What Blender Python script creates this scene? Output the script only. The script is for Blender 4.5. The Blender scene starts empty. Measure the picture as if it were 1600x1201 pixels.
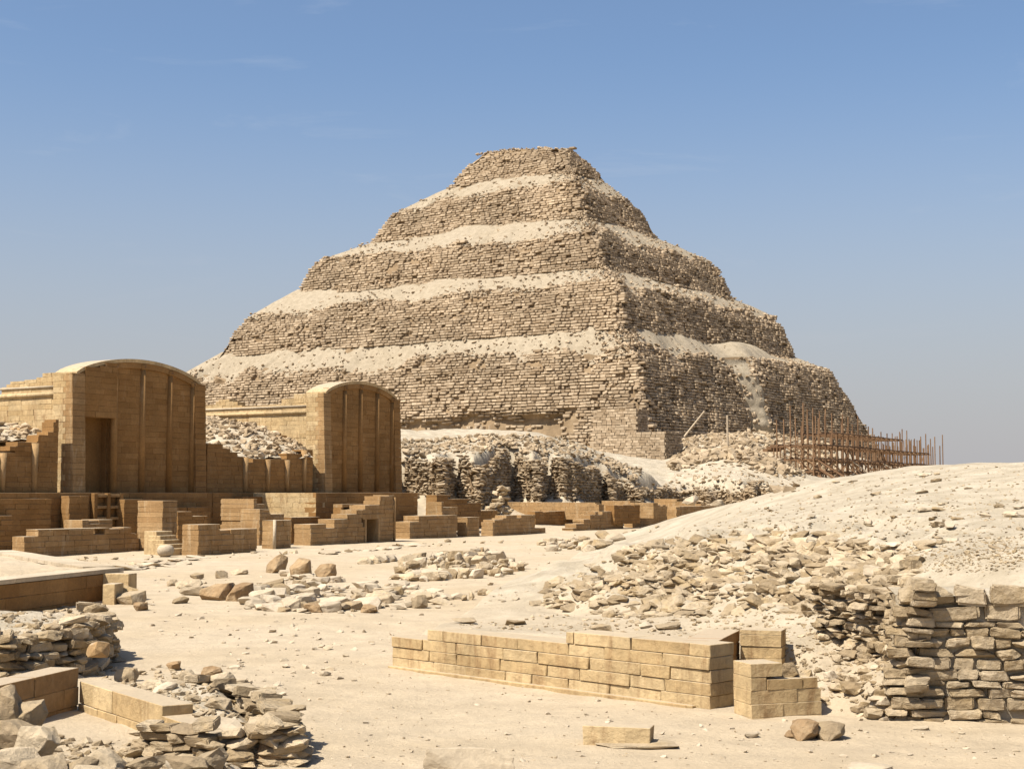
import bpy, bmesh, math, random
import numpy as np
from mathutils import Vector, Matrix, Euler

random.seed(11)
rng = np.random.default_rng(11)
scene = bpy.context.scene
col = scene.collection
rad = math.radians

# ---------------------------------------------------------------- camera
HORIZON = 769.0          # image row of the horizon in the 1600 x 1201 photograph
FPX = 2300.0             # focal length in photograph pixels
CAM_Z = 3.0
PITCH = math.atan((HORIZON - 600.5) / FPX)
cam_data = bpy.data.cameras.new('camera')
cam_data.sensor_width = 36.0
cam_data.lens = FPX / 1600.0 * 36.0
cam_data.clip_start = 0.1
cam_data.clip_end = 9000.0
cam = bpy.data.objects.new('camera', cam_data)
cam.location = (0, 0, CAM_Z)
cam.rotation_euler = (math.pi / 2 + PITCH, 0, 0)
col.objects.link(cam)
scene.camera = cam

# ---------------------------------------------------------------- sky and sun
SUN_DIR = Vector((-0.788, -0.616))
SUN_EL = rad(57)
world = bpy.data.worlds.new('World')
scene.world = world
world.use_nodes = True
wn, wl = world.node_tree.nodes, world.node_tree.links
wn.clear()
w_out = wn.new('ShaderNodeOutputWorld')
w_bg = wn.new('ShaderNodeBackground')
w_bg.inputs['Strength'].default_value = 0.08
sky = wn.new('ShaderNodeTexSky')
sky.sky_type = 'NISHITA'
sky.sun_disc = False
sky.sun_elevation = SUN_EL
sky.sun_rotation = math.atan2(SUN_DIR.x, SUN_DIR.y)
sky.altitude = 50
sky.air_density = 1.0
sky.dust_density = 1.9
sky.ozone_density = 4.0
# thin high cloud: a stretched noise over the sky dome, faint everywhere, only below mid height
geo = wn.new('ShaderNodeTexCoord')
sep = wn.new('ShaderNodeSeparateXYZ')
wl.new(geo.outputs['Generated'], sep.inputs[0])
mp = wn.new('ShaderNodeMapping')
mp.inputs['Scale'].default_value = (2.2, 2.2, 13.0)
wl.new(geo.outputs['Generated'], mp.inputs[0])
cn = wn.new('ShaderNodeTexNoise')
cn.inputs['Scale'].default_value = 2.4
cn.inputs['Detail'].default_value = 7.0
cn.inputs['Roughness'].default_value = 0.6
cn.inputs['Distortion'].default_value = 0.6
wl.new(mp.outputs[0], cn.inputs['Vector'])
cr = wn.new('ShaderNodeMapRange')
cr.inputs['From Min'].default_value = 0.58
cr.inputs['From Max'].default_value = 0.80
cr.inputs['To Min'].default_value = 0.0
cr.inputs['To Max'].default_value = 0.20
wl.new(cn.outputs['Fac'], cr.inputs['Value'])
cmix = wn.new('ShaderNodeMixRGB')
cmix.inputs['Color2'].default_value = (4.6, 4.9, 5.4, 1)
wl.new(cr.outputs[0], cmix.inputs['Fac'])
wl.new(sky.outputs[0], cmix.inputs['Color1'])
# dusty haze, greyer towards the horizon all the way round
hm_ = wn.new('ShaderNodeMapRange')
hm_.interpolation_type = 'SMOOTHSTEP'
hm_.inputs['From Min'].default_value = 0.0
hm_.inputs['From Max'].default_value = 0.30
hm_.inputs['To Min'].default_value = 0.88
hm_.inputs['To Max'].default_value = 0.0
wl.new(sep.outputs['Z'], hm_.inputs['Value'])
hmix = wn.new('ShaderNodeMixRGB')
hmix.inputs['Color2'].default_value = (3.4, 3.3, 3.4, 1)
wl.new(hm_.outputs[0], hmix.inputs['Fac'])
wl.new(cmix.outputs[0], hmix.inputs['Color1'])
wl.new(hmix.outputs[0], w_bg.inputs['Color'])
wl.new(w_bg.outputs[0], w_out.inputs['Surface'])

sun_data = bpy.data.lights.new('sun', 'SUN')
sun_data.energy = 5.0
sun_data.angle = rad(0.53)
sun_data.color = (1.0, 0.94, 0.84)
sun = bpy.data.objects.new('sun', sun_data)
sd = SUN_DIR.normalized() * math.cos(SUN_EL)
sun.rotation_euler = Vector((sd.x, sd.y, math.sin(SUN_EL))).to_track_quat('Z', 'Y').to_euler()
sun.location = (-60, -40, 90)
col.objects.link(sun)

vs = scene.view_settings
vs.view_transform = 'Standard'
vs.look = 'None'
vs.exposure = 0.86
vs.gamma = 1.0
vs.use_curve_mapping = False

# ---------------------------------------------------------------- measuring helpers (photograph pixels -> places)
CP, SP = math.cos(PITCH), math.sin(PITCH)

def ray(px, py):
    dx = (px - 800.0) / FPX
    dy = -(py - 600.5) / FPX
    return dx, CP - dy * SP, SP + dy * CP

def at(px, py, Y):
    """the point seen at a pixel, at distance Y"""
    dx, dy, dz = ray(px, py)
    return Vector((dx / dy * Y, Y, CAM_Z + dz / dy * Y))

def gnd(px, py, z=0.0):
    """the point seen at a pixel, on the level z"""
    dx, dy, dz = ray(px, py)
    t = (z - CAM_Z) / dz
    return Vector((dx * t, dy * t, z))

def run_to(p, d, px, py=800):
    """how far along direction d from p one comes to image column px"""
    dx, dy, _ = ray(px, py)
    r = dx / dy
    return (r * p[1] - p[0]) / (d[0] - r * d[1])

# ---------------------------------------------------------------- noise
def _hash(i, j, s):
    n = (i.astype(np.int64) * 374761393 + j.astype(np.int64) * 668265263 + s * 974634777) & 0xffffffff
    n = ((n ^ (n >> 13)) * 1274126177) & 0xffffffff
    return ((n ^ (n >> 16)) & 0xffff) / 65535.0

def vnoise(x, y, s=0):
    x = np.asarray(x, float); y = np.asarray(y, float)
    i, j = np.floor(x), np.floor(y)
    u, v = x - i, y - j
    u = u * u * (3 - 2 * u); v = v * v * (3 - 2 * v)
    a, b = _hash(i, j, s), _hash(i + 1, j, s)
    c, d = _hash(i, j + 1, s), _hash(i + 1, j + 1, s)
    return (a + (b - a) * u) * (1 - v) + (c + (d - c) * u) * v

def fbm(x, y, s=0, octaves=4, gain=0.5):
    """fractal noise, about -1 .. 1"""
    t, amp, tot = 0.0, 1.0, 0.0
    for o in range(octaves):
        t = t + amp * (vnoise(np.asarray(x) * 2 ** o + 17.3 * o, np.asarray(y) * 2 ** o - 9.1 * o, s + o) - 0.5)
        tot += amp
        amp *= gain
    return t / tot * 2.2

def sstep(a, b, x):
    t = np.clip((x - a) / (b - a), 0, 1)
    return t * t * (3 - 2 * t)

# ---------------------------------------------------------------- objects
def props(o, label=None, cat=None, group=None, kind=None):
    if label: o['label'] = label
    if cat: o['category'] = cat
    if group: o['group'] = group
    if kind or cat: o['kind'] = kind or 'thing'
    return o

def empty(name, loc, label, cat, group=None):
    o = bpy.data.objects.new(name, None)
    o.empty_display_size = 0.3
    o.location = loc
    col.objects.link(o)
    return props(o, label, cat, group)

def link(name, me, parent=None, loc=(0, 0, 0), rot=(0, 0, 0), scale=(1, 1, 1)):
    o = bpy.data.objects.new(name, me)
    if parent is not None:
        o.parent = parent
        loc = Vector(loc) - parent.location if parent.parent is None else loc
    o.location = loc
    o.rotation_euler = rot
    o.scale = scale
    col.objects.link(o)
    return o

def mesh_tris(name, V, T, mat, rnd=None, smooth=False, extra=None):
    """mesh from arrays of vertices and triangles or quads"""
    V = np.ascontiguousarray(V, dtype=np.float32)
    T = np.ascontiguousarray(T, dtype=np.int32)
    k = T.shape[1]
    me = bpy.data.meshes.new(name)
    me.vertices.add(len(V)); me.vertices.foreach_set('co', V.ravel())
    me.loops.add(T.size); me.loops.foreach_set('vertex_index', T.ravel())
    me.polygons.add(len(T))
    me.polygons.foreach_set('loop_start', np.arange(0, T.size, k, dtype=np.int32))
    me.polygons.foreach_set('use_smooth', np.full(len(T), bool(smooth)))
    me.update(calc_edges=True)
    for nm, arr in (('rnd', rnd),) + tuple((extra or {}).items()):
        if arr is not None:
            a = me.attributes.new(nm, 'FLOAT', 'POINT')
            a.data.foreach_set('value', np.ascontiguousarray(arr, dtype=np.float32))
    if mat is not None:
        me.materials.append(mat)
    return me

def grid_faces(nu, nv, wrap=False):
    """quads of a grid stored as index i*nv + j"""
    i = np.arange(nu if wrap else nu - 1)[:, None]
    j = np.arange(nv - 1)[None, :]
    a = i * nv + j
    b = ((i + 1) % nu) * nv + j
    return np.stack([a, b, b + 1, a + 1], -1).reshape(-1, 4)

# ---------------------------------------------------------------- materials
def nodes_of(name):
    m = bpy.data.materials.new(name)
    m.use_nodes = True
    nt = m.node_tree
    bs = nt.nodes['Principled BSDF']
    bs.inputs['Roughness'].default_value = 0.92
    bs.inputs['Specular IOR Level'].default_value = 0.15
    return m, nt, bs

def N_(nt, t, **kw):
    n = nt.nodes.new(t)
    for k, v in kw.items():
        if k in n.inputs.keys():
            n.inputs[k].default_value = v
        else:
            setattr(n, k, v)
    return n

def noise_node(nt, vec, scale, detail=5, rough=0.6, dist=0.0):
    n = N_(nt, 'ShaderNodeTexNoise', Scale=scale, Detail=detail, Roughness=rough, Distortion=dist)
    nt.links.new(vec, n.inputs['Vector'])
    return n

def mrange(nt, val, a, b, c, d):
    n = N_(nt, 'ShaderNodeMapRange')
    n.inputs['From Min'].default_value = a; n.inputs['From Max'].default_value = b
    n.inputs['To Min'].default_value = c; n.inputs['To Max'].default_value = d
    nt.links.new(val, n.inputs['Value'])
    return n.outputs[0]

def mixc(nt, fac, a, b, mode='MIX'):
    n = N_(nt, 'ShaderNodeMixRGB', blend_type=mode)
    for s, v in (('Fac', fac), ('Color1', a), ('Color2', b)):
        if isinstance(v, (tuple, float, int)):
            n.inputs[s].default_value = v if not isinstance(v, tuple) else (*v, 1)
        else:
            nt.links.new(v, n.inputs[s])
    return n.outputs[0]

def stone_material(name, c1, c2, c3, patch=(0.56, 0.70, 0.75), grain=6.0, bump=0.35, big=0.35, streak=False, pit=0.0, dust=0.0):
    """stone whose tone differs from piece to piece (c1..c2), with weathered patches of c3"""
    m, nt, bs = nodes_of(name)
    L = nt.links
    pos = N_(nt, 'ShaderNodeNewGeometry').outputs['Position']
    oi = N_(nt, 'ShaderNodeObjectInfo').outputs['Random']
    at_ = N_(nt, 'ShaderNodeAttribute', attribute_name='rnd').outputs['Fac']
    add = N_(nt, 'ShaderNodeMath', operation='ADD'); L.new(oi, add.inputs[0]); L.new(at_, add.inputs[1])
    fr = N_(nt, 'ShaderNodeMath', operation='FRACT'); L.new(add.outputs[0], fr.inputs[0])
    c1, c2, c3 = (tuple(v * ALBEDO for v in c) for c in (c1, c2, c3))
    base = mixc(nt, fr.outputs[0], c1, c2)
    n1 = noise_node(nt, pos, big, 6, 0.65, 0.3)
    vec = pos
    if streak:
        mpn = N_(nt, 'ShaderNodeMapping'); mpn.inputs['Scale'].default_value = (1.6, 1.6, 0.35)
        L.new(pos, mpn.inputs[0]); vec = mpn.outputs[0]
    n3 = noise_node(nt, vec, big * 3.1, 7, 0.7, 0.5)
    c = mixc(nt, mrange(nt, n3.outputs['Fac'], patch[0], patch[1], 0.0, patch[2]), base, c3)
    v = mrange(nt, n1.outputs['Fac'], 0.3, 0.7, 0.78, 1.18)
    c = mixc(nt, 1.0, c, v, 'MULTIPLY')
    n2 = noise_node(nt, pos, grain, 8, 0.72)
    c = mixc(nt, 1.0, c, mrange(nt, n2.outputs['Fac'], 0.3, 0.7, 0.80, 1.16), 'MULTIPLY')
    if dust:      # sand settled on the level tops
        gn = N_(nt, 'ShaderNodeNewGeometry'); sp = N_(nt, 'ShaderNodeSeparateXYZ'); L.new(gn.outputs['True Normal'], sp.inputs[0])
        c = mixc(nt, mrange(nt, sp.outputs[2], 0.80, 0.96, 0.0, dust), c, (0.36, 0.295, 0.21))
    L.new(c, bs.inputs['Base Color'])
    h = n2.outputs['Fac']
    if pit:
        vo = N_(nt, 'ShaderNodeTexVoronoi', Scale=grain * 1.5); L.new(pos, vo.inputs['Vector'])
        mm = N_(nt, 'ShaderNodeMath', operation='MULTIPLY_ADD')
        L.new(vo.outputs['Distance'], mm.inputs[0]); mm.inputs[1].default_value = pit; L.new(h, mm.inputs[2])
        h = mm.outputs[0]
    bp = N_(nt, 'ShaderNodeBump', Strength=bump, Distance=0.08)
    L.new(h, bp.inputs['Height']); L.new(bp.outputs[0], bs.inputs['Normal'])
    return m

M = {}
ALBEDO = 0.80
M['ashlar'] = stone_material('tan_limestone', (0.325, 0.195, 0.085), (0.385, 0.245, 0.115), (0.50, 0.37, 0.22), (0.53, 0.68, 0.75), 9.0, 0.45, 0.55, streak=True, dust=0.85)
M['ashlar_shade'] = stone_material('limestone_shade_tone', (0.265, 0.14, 0.048), (0.325, 0.183, 0.07), (0.46, 0.33, 0.19), (0.60, 0.76, 0.55), 9.0, 0.35, 0.5, streak=True, dust=0.85)  # same stone toned darker: shade of the east faces put into the colour
M['ashlar_gold_lit'] = stone_material('yellow_limestone_lit', (0.48, 0.335, 0.165), (0.57, 0.425, 0.235), (0.28, 0.165, 0.075), (0.50, 0.68, 0.75), 7.0, 0.55, 0.8, streak=True, dust=0.8)  # yellow stone, doubling as sunlit tone painted on south-facing sides
M['pyramid'] = stone_material('weathered_limestone', (0.29, 0.21, 0.13), (0.50, 0.39, 0.265), (0.27, 0.185, 0.105), (0.55, 0.75, 0.5), 1.7, 0.6, 0.08)
M['pyramid_core'] = stone_material('clay_mortar', (0.23, 0.158, 0.09), (0.28, 0.20, 0.118), (0.37, 0.28, 0.175), (0.5, 0.7, 0.6), 1.2, 1.0, 0.1)
M['rubble'] = stone_material('rough_rubble_stone', (0.29, 0.21, 0.12), (0.57, 0.455, 0.305), (0.44, 0.31, 0.15), (0.50, 0.70, 0.7), 8.0, 0.8, 0.6, pit=0.25)
M['tan'] = stone_material('tan_field_stone', (0.38, 0.285, 0.17), (0.56, 0.445, 0.295), (0.44, 0.31, 0.155), (0.48, 0.68, 0.7), 8.0, 0.9, 0.6, pit=0.3)
M['rubble_far'] = stone_material('rubble_masonry', (0.29, 0.21, 0.125), (0.48, 0.375, 0.25), (0.40, 0.295, 0.17), (0.52, 0.72, 0.6), 2.2, 0.7, 0.15)
M['boulder'] = stone_material('brown_boulder_stone', (0.32, 0.205, 0.105), (0.40, 0.275, 0.15), (0.48, 0.36, 0.22), (0.5, 0.68, 0.7), 5.0, 0.9, 0.7, pit=0.4)
M['pale'] = stone_material('pale_limestone', (0.43, 0.345, 0.235), (0.54, 0.445, 0.32), (0.44, 0.325, 0.185), (0.55, 0.75, 0.5), 8.0, 0.4, 0.6)
M['wood'] = stone_material('rusty_scaffold_timber', (0.17, 0.095, 0.05), (0.29, 0.175, 0.095), (0.11, 0.06, 0.032), (0.5, 0.7, 0.5), 4.0, 0.3, 0.8)
M['wood_pale'] = stone_material('bleached_timber', (0.50, 0.40, 0.28), (0.56, 0.46, 0.33), (0.4, 0.3, 0.2), (0.5, 0.7, 0.5), 4.0, 0.3, 0.8)

def sand_material(name, tone=1.0):
    """tone < 1: the browner, stonier sand that lies on the pyramid"""
    m, nt, bs = nodes_of(name)
    L = nt.links
    pos = N_(nt, 'ShaderNodeNewGeometry').outputs['Position']
    grav = N_(nt, 'ShaderNodeAttribute', attribute_name='gravel').outputs['Fac']
    n0 = noise_node(nt, pos, 0.13, 5, 0.6, 0.4)
    n1 = noise_node(nt, pos, 1.1, 7, 0.65)
    n2 = noise_node(nt, pos, 14.0, 6, 0.75)
    sandc = mixc(nt, mrange(nt, n0.outputs['Fac'], 0.35, 0.65, 0, 1), (0.49, 0.385, 0.252), (0.53, 0.43, 0.30))
    gravc = mixc(nt, mrange(nt, n1.outputs['Fac'], 0.35, 0.65, 0, 1), (0.42, 0.35, 0.245), (0.50, 0.425, 0.315))
    c = mixc(nt, grav, sandc, gravc)
    c = mixc(nt, 1.0, c, mrange(nt, n1.outputs['Fac'], 0.3, 0.7, 0.86, 1.09), 'MULTIPLY')
    c = mixc(nt, 1.0, c, mrange(nt, n2.outputs['Fac'], 0.3, 0.7, 0.88, 1.10), 'MULTIPLY')
    # scattered grit
    vo = N_(nt, 'ShaderNodeTexVoronoi', Scale=7.0); L.new(pos, vo.inputs['Vector'])
    grit = mrange(nt, vo.outputs['Distance'], 0.10, 0.22, 1.0, 0.0)
    pick = N_(nt, 'ShaderNodeSeparateColor'); L.new(vo.outputs['Color'], pick.inputs[0])
    gate = mrange(nt, pick.outputs[0], 0.45, 0.55, 0.0, 0.55)
    mu = N_(nt, 'ShaderNodeMath', operation='MULTIPLY'); L.new(grit, mu.inputs[0]); L.new(gate, mu.inputs[1])
    mu2 = N_(nt, 'ShaderNodeMath', operation='MULTIPLY'); L.new(mu.outputs[0], mu2.inputs[0]); L.new(mrange(nt, grav, 0, 1, 0.25, 1.0), mu2.inputs[1])
    gc = mixc(nt, pick.outputs[1], (0.28, 0.21, 0.13), (0.54, 0.47, 0.37))
    c = mixc(nt, mu2.outputs[0], c, gc)
    tone *= ALBEDO
    c = mixc(nt, 1.0, c, (tone, tone, tone), 'MULTIPLY')
    L.new(c, bs.inputs['Base Color'])
    # footprints, ripples and stones in relief
    foot = N_(nt, 'ShaderNodeTexVoronoi', Scale=2.6, feature='SMOOTH_F1'); L.new(pos, foot.inputs['Vector'])
    s1 = N_(nt, 'ShaderNodeMath', operation='MULTIPLY_ADD'); L.new(foot.outputs['Distance'], s1.inputs[0]); s1.inputs[1].default_value = 0.9
    L.new(n2.outputs['Fac'], s1.inputs[2])
    s2 = N_(nt, 'ShaderNodeMath', operation='MULTIPLY_ADD'); L.new(mu2.outputs[0], s2.inputs[0]); s2.inputs[1].default_value = 1.0
    L.new(s1.outputs[0], s2.inputs[2])
    s3 = N_(nt, 'ShaderNodeMath', operation='MULTIPLY_ADD'); L.new(n1.outputs['Fac'], s3.inputs[0]); s3.inputs[1].default_value = 1.6
    L.new(s2.outputs[0], s3.inputs[2])
    bp = N_(nt, 'ShaderNodeBump', Strength=0.8, Distance=0.05)
    L.new(s3.outputs[0], bp.inputs['Height']); L.new(bp.outputs[0], bs.inputs['Normal'])
    return m
M['sand'] = sand_material('desert_sand')
M['drift'] = sand_material('ledge_sand', 0.74)

# ---------------------------------------------------------------- stone shapes
def bm_arrays(bm):
    bmesh.ops.triangulate(bm, faces=bm.faces[:])
    bm.verts.ensure_lookup_table()
    V = np.array([v.co[:] for v in bm.verts])
    T = np.array([[v.index for v in f.verts] for f in bm.faces])
    bm.free()
    return V, T

def block_proto(bev=0.014, jit=0.012, ratio=(1.6, 0.55)):
    """a dressed block, unit size, edges worn and corners not quite true"""
    bm = bmesh.new()
    bmesh.ops.create_cube(bm, size=1.0)
    for v in bm.verts:
        v.co += Vector([random.uniform(-jit, jit) for _ in range(3)])
        v.co.x *= ratio[0]; v.co.z *= ratio[1]
    bmesh.ops.bevel(bm, geom=bm.edges[:], offset=bev, segments=1, affect='EDGES')
    bm.verts.index_update()
    V, T = bm_arrays(bm)
    V[:, 0] /= ratio[0]; V[:, 2] /= ratio[1]
    return V, T

def hull_proto(n=16, box=0.6, flat=1.0):
    """an angular broken stone, unit size"""
    bm = bmesh.new()
    for _ in range(n):
        p = Vector([random.gauss(0, 1) for _ in range(3)]).normalized()
        q = p / max(abs(c) for c in p)
        p = p.lerp(q, box) * random.uniform(0.75, 1.0)
        bm.verts.new((p.x * .5, p.y * .5, p.z * .5 * flat))
    r = bmesh.ops.convex_hull(bm, input=bm.verts[:])
    bmesh.ops.delete(bm, geom=[v for v in bm.verts if not v.link_faces], context='VERTS')
    bm.verts.index_update()
    V, T = bm_arrays(bm)
    V -= (V.max(0) + V.min(0)) / 2
    V /= (V.max(0) - V.min(0))
    return V, T

def fine_proto(n=18, box=0.7, cuts=2, rough=0.05):
    """a broken stone with chipped, uneven faces for the near ground"""
    V, T = hull_proto(n, box)
    bm = bmesh.new()
    vs_ = [bm.verts.new(v) for v in V]
    for t in T:
        bm.faces.new([vs_[i] for i in t])
    bmesh.ops.dissolve_limit(bm, angle_limit=rad(9), verts=bm.verts[:], edges=bm.edges[:])
    bmesh.ops.bevel(bm, geom=bm.edges[:], offset=0.014, segments=1, affect='EDGES')
    bmesh.ops.triangulate(bm, faces=bm.faces[:])
    long_ = [e for e in bm.edges if e.calc_length() > 0.22]
    bmesh.ops.subdivide_edges(bm, edges=long_, cuts=1, use_grid_fill=False)
    bmesh.ops.triangulate(bm, faces=bm.faces[:])
    long_ = [e for e in bm.edges if e.calc_length() > 0.2]
    bmesh.ops.subdivide_edges(bm, edges=long_, cuts=1)
    s = random.uniform(0, 100)
    from mathutils import noise as mn
    for v in bm.verts:
        v.co += mn.noise_vector(v.co * 4 + Vector((s, s, s))) * rough
    bm.verts.index_update()
    return bm_arrays(bm)

def field_proto():
    """a stone from a field wall: blunt, roughly oblong, lumpy"""
    bm = bmesh.new()
    bmesh.ops.create_cube(bm, size=1.0)
    for v in bm.verts:
        v.co += Vector([random.uniform(-.13, .10) * (1 if c > 0 else -1) for c in v.co])
        v.co.x *= 1.5; v.co.z *= .55
    bmesh.ops.bevel(bm, geom=bm.edges[:], offset=0.07, segments=2, affect='EDGES')
    bmesh.ops.subdivide_edges(bm, edges=[e for e in bm.edges if e.calc_length() > .3], cuts=2, use_grid_fill=True)
    from mathutils import noise as mn
    s = random.uniform(0, 100)
    for v in bm.verts:
        v.co += mn.noise_vector(v.co * 2.6 + Vector((s, s, s))) * .055 + mn.noise_vector(v.co * 7 + Vector((s, s, s))) * .018
    bm.verts.index_update()
    V, T = bm_arrays(bm)
    V -= (V.max(0) + V.min(0)) / 2
    return V / (V.max(0) - V.min(0)), T

PROTO = {
    'field': [field_proto() for _ in range(14)],
    'block': [block_proto() for _ in range(8)],
    'hewn': [block_proto(0.022, 0.018) for _ in range(12)],
    'worn': [block_proto(0.11, 0.06, (1.4, 0.62)) for _ in range(12)],
    'hull': [hull_proto(15, 0.65) for _ in range(12)],
    'slab': [hull_proto(16, 0.85) for _ in range(12)],
    'fine': [fine_proto(16, 0.75) for _ in range(16)],
    'fineblock': [fine_proto(26, 0.97, rough=0.03) for _ in range(12)],
}
_cache = {}
def proto_mesh(kind, mat, i=None):
    i = random.randrange(len(PROTO[kind])) if i is None else i
    key = (kind, mat, i)
    if key not in _cache:
        V, T = PROTO[kind][i]
        _cache[key] = mesh_tris(kind + '_stone', V, T, M[mat])
    return _cache[key]

def rots(yaw, pitch=None, roll=None):
    n = len(yaw)
    pitch = np.zeros(n) if pitch is None else pitch
    roll = np.zeros(n) if roll is None else roll
    cz, sz, cy, sy, cx, sx = np.cos(yaw), np.sin(yaw), np.cos(pitch), np.sin(pitch), np.cos(roll), np.sin(roll)
    R = np.empty((n, 3, 3))
    R[:, 0, 0] = cz * cy; R[:, 0, 1] = cz * sy * sx - sz * cx; R[:, 0, 2] = cz * sy * cx + sz * sx
    R[:, 1, 0] = sz * cy; R[:, 1, 1] = sz * sy * sx + cz * cx; R[:, 1, 2] = sz * sy * cx - cz * sx
    R[:, 2, 0] = -sy;     R[:, 2, 1] = cy * sx;                R[:, 2, 2] = cy * cx
    return R

def batch(name, kind, mat, pos, R, sc):
    """many stones joined in one mesh (for pieces past the limit or too small to pick apart)"""
    protos = PROTO[kind]
    pos = np.asarray(pos, float); sc = np.asarray(sc, float)
    pick = rng.integers(0, len(protos), len(pos))
    Vs, Ts, Rn, off = [], [], [], 0
    for k, (V, T) in enumerate(protos):
        idx = np.nonzero(pick == k)[0]
        if not len(idx):
            continue
        P = np.einsum('nij,nvj->nvi', R[idx], V[None] * sc[idx][:, None, :]) + pos[idx][:, None, :]
        Vs.append(P.reshape(-1, 3))
        Ts.append((T[None] + (np.arange(len(idx)) * len(V))[:, None, None]).reshape(-1, 3) + off)
        Rn.append(np.repeat(rng.random(len(idx)), len(V)))
        off += len(idx) * len(V)
    return mesh_tris(name, np.concatenate(Vs), np.concatenate(Ts), M[mat], np.concatenate(Rn))

def box_mesh(name, mat, lo, hi, bev=0.0):
    bm = bmesh.new()
    bmesh.ops.create_cube(bm, size=1.0)
    for v in bm.verts:
        v.co = Vector([lo[i] + (v.co[i] + .5) * (hi[i] - lo[i]) for i in range(3)])
    if bev:
        bmesh.ops.bevel(bm, geom=bm.edges[:], offset=bev, segments=1, affect='EDGES')
    me = bpy.data.meshes.new(name)
    bm.to_mesh(me); bm.free()
    me.materials.append(M[mat])
    return me

def prism_mesh(name, mat, outline, depth):
    """outline (x, z) pushed along +y by depth"""
    bm = bmesh.new()
    a = [bm.verts.new((x, 0, z)) for x, z in outline]
    b = [bm.verts.new((x, depth, z)) for x, z in outline]
    n = len(a)
    bm.faces.new(a[::-1]); bm.faces.new(b)
    for i in range(n):
        bm.faces.new((a[i], a[(i + 1) % n], b[(i + 1) % n], b[i]))
    bmesh.ops.recalc_face_normals(bm, faces=bm.faces[:])
    me = bpy.data.meshes.new(name)
    bm.to_mesh(me); bm.free()
    me.materials.append(M[mat])
    return me

# ================================================================ the ground
TH = rad(31)
ND = Vector((math.sin(TH), math.cos(TH), 0))       # north along the court
ED = Vector((math.cos(TH), -math.sin(TH), 0))      # east
FA0 = Vector((-23.8, 80.0, 0))                     # south end of the first chapel front

def fl(t, w=0.0, z=0.0):
    """a place t metres north along the chapel fronts, w metres east of them"""
    return FA0 + ND * t + ED * w + Vector((0, 0, z))

def xy(px, d):
    return ((px - 800.0) / 2306.0 * d, d)

RIDGE = [(629, 121), (664, 119.6), (692, 118.1), (712, 122.5), (724, 121.8), (750, 120.6), (800, 130), (842, 127.2), (858, 130.4),
         (880, 129.2), (898, 129.8), (942, 138.8), (956, 137.4), (974, 141), (1000, 139.6), (1022, 147), (1048, 153)]
RIDGE_XY = [xy(*q) for q in RIDGE]
SPUR = [(1048, 153), (1082, 157), (1106, 151.5), (1118, 154), (1150, 152.5), (1176, 151), (1182, 154.5), (1215, 153), (1262, 158)]
SPUR_XY = [xy(*q) for q in SPUR]

PYR_TH = rad(34)
PYR_C = Vector((0.735, 312.2, 0))
PN = Vector((math.sin(PYR_TH), math.cos(PYR_TH), 0))
PE = Vector((math.cos(PYR_TH), -math.sin(PYR_TH), 0))
def pyr(e, n, z=0.0):
    return PYR_C + PE * e + PN * n + Vector((0, 0, z))

def signed_dist(poly, x, y):
    """distance to the outline, positive inside"""
    P = np.array(poly, float)
    Q = np.roll(P, -1, 0)
    best = np.full(x.shape, 1e18)
    ins = np.zeros(x.shape, bool)
    for (ax, ay), (bx, by) in zip(P, Q):
        ex, ey = bx - ax, by - ay
        t = np.clip(((x - ax) * ex + (y - ay) * ey) / (ex * ex + ey * ey + 1e-12), 0, 1)
        best = np.minimum(best, (x - ax - t * ex) ** 2 + (y - ay - t * ey) ** 2)
        if ay != by:
            cross = (ay > y) != (by > y)
            ins ^= cross & (x < ax + (y - ay) / (by - ay) * ex)
    d = np.sqrt(best)
    return np.where(ins, d, -d)

class Surface:
    """smooth height surface through scattered points"""
    def __init__(self, pts, c=3.0, reg=1e-3):
        self.P = np.array([(p[0], p[1]) for p in pts]); z = np.array([p[2] for p in pts]); self.c = c
        n = len(z)
        A = np.zeros((n + 1, n + 1))
        A[:n, :n] = -np.sqrt(((self.P[:, None] - self.P[None]) ** 2).sum(-1) + c * c) + reg * np.eye(n)
        A[:n, n] = A[n, :n] = 1
        self.w = np.linalg.solve(A, np.append(z, 0))
    def __call__(self, x, y):
        h = np.full(x.shape, self.w[-1])
        for (px, py), w in zip(self.P, self.w):
            h = h - w * np.sqrt((x - px) ** 2 + (y - py) ** 2 + self.c ** 2)
        return h

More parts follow.
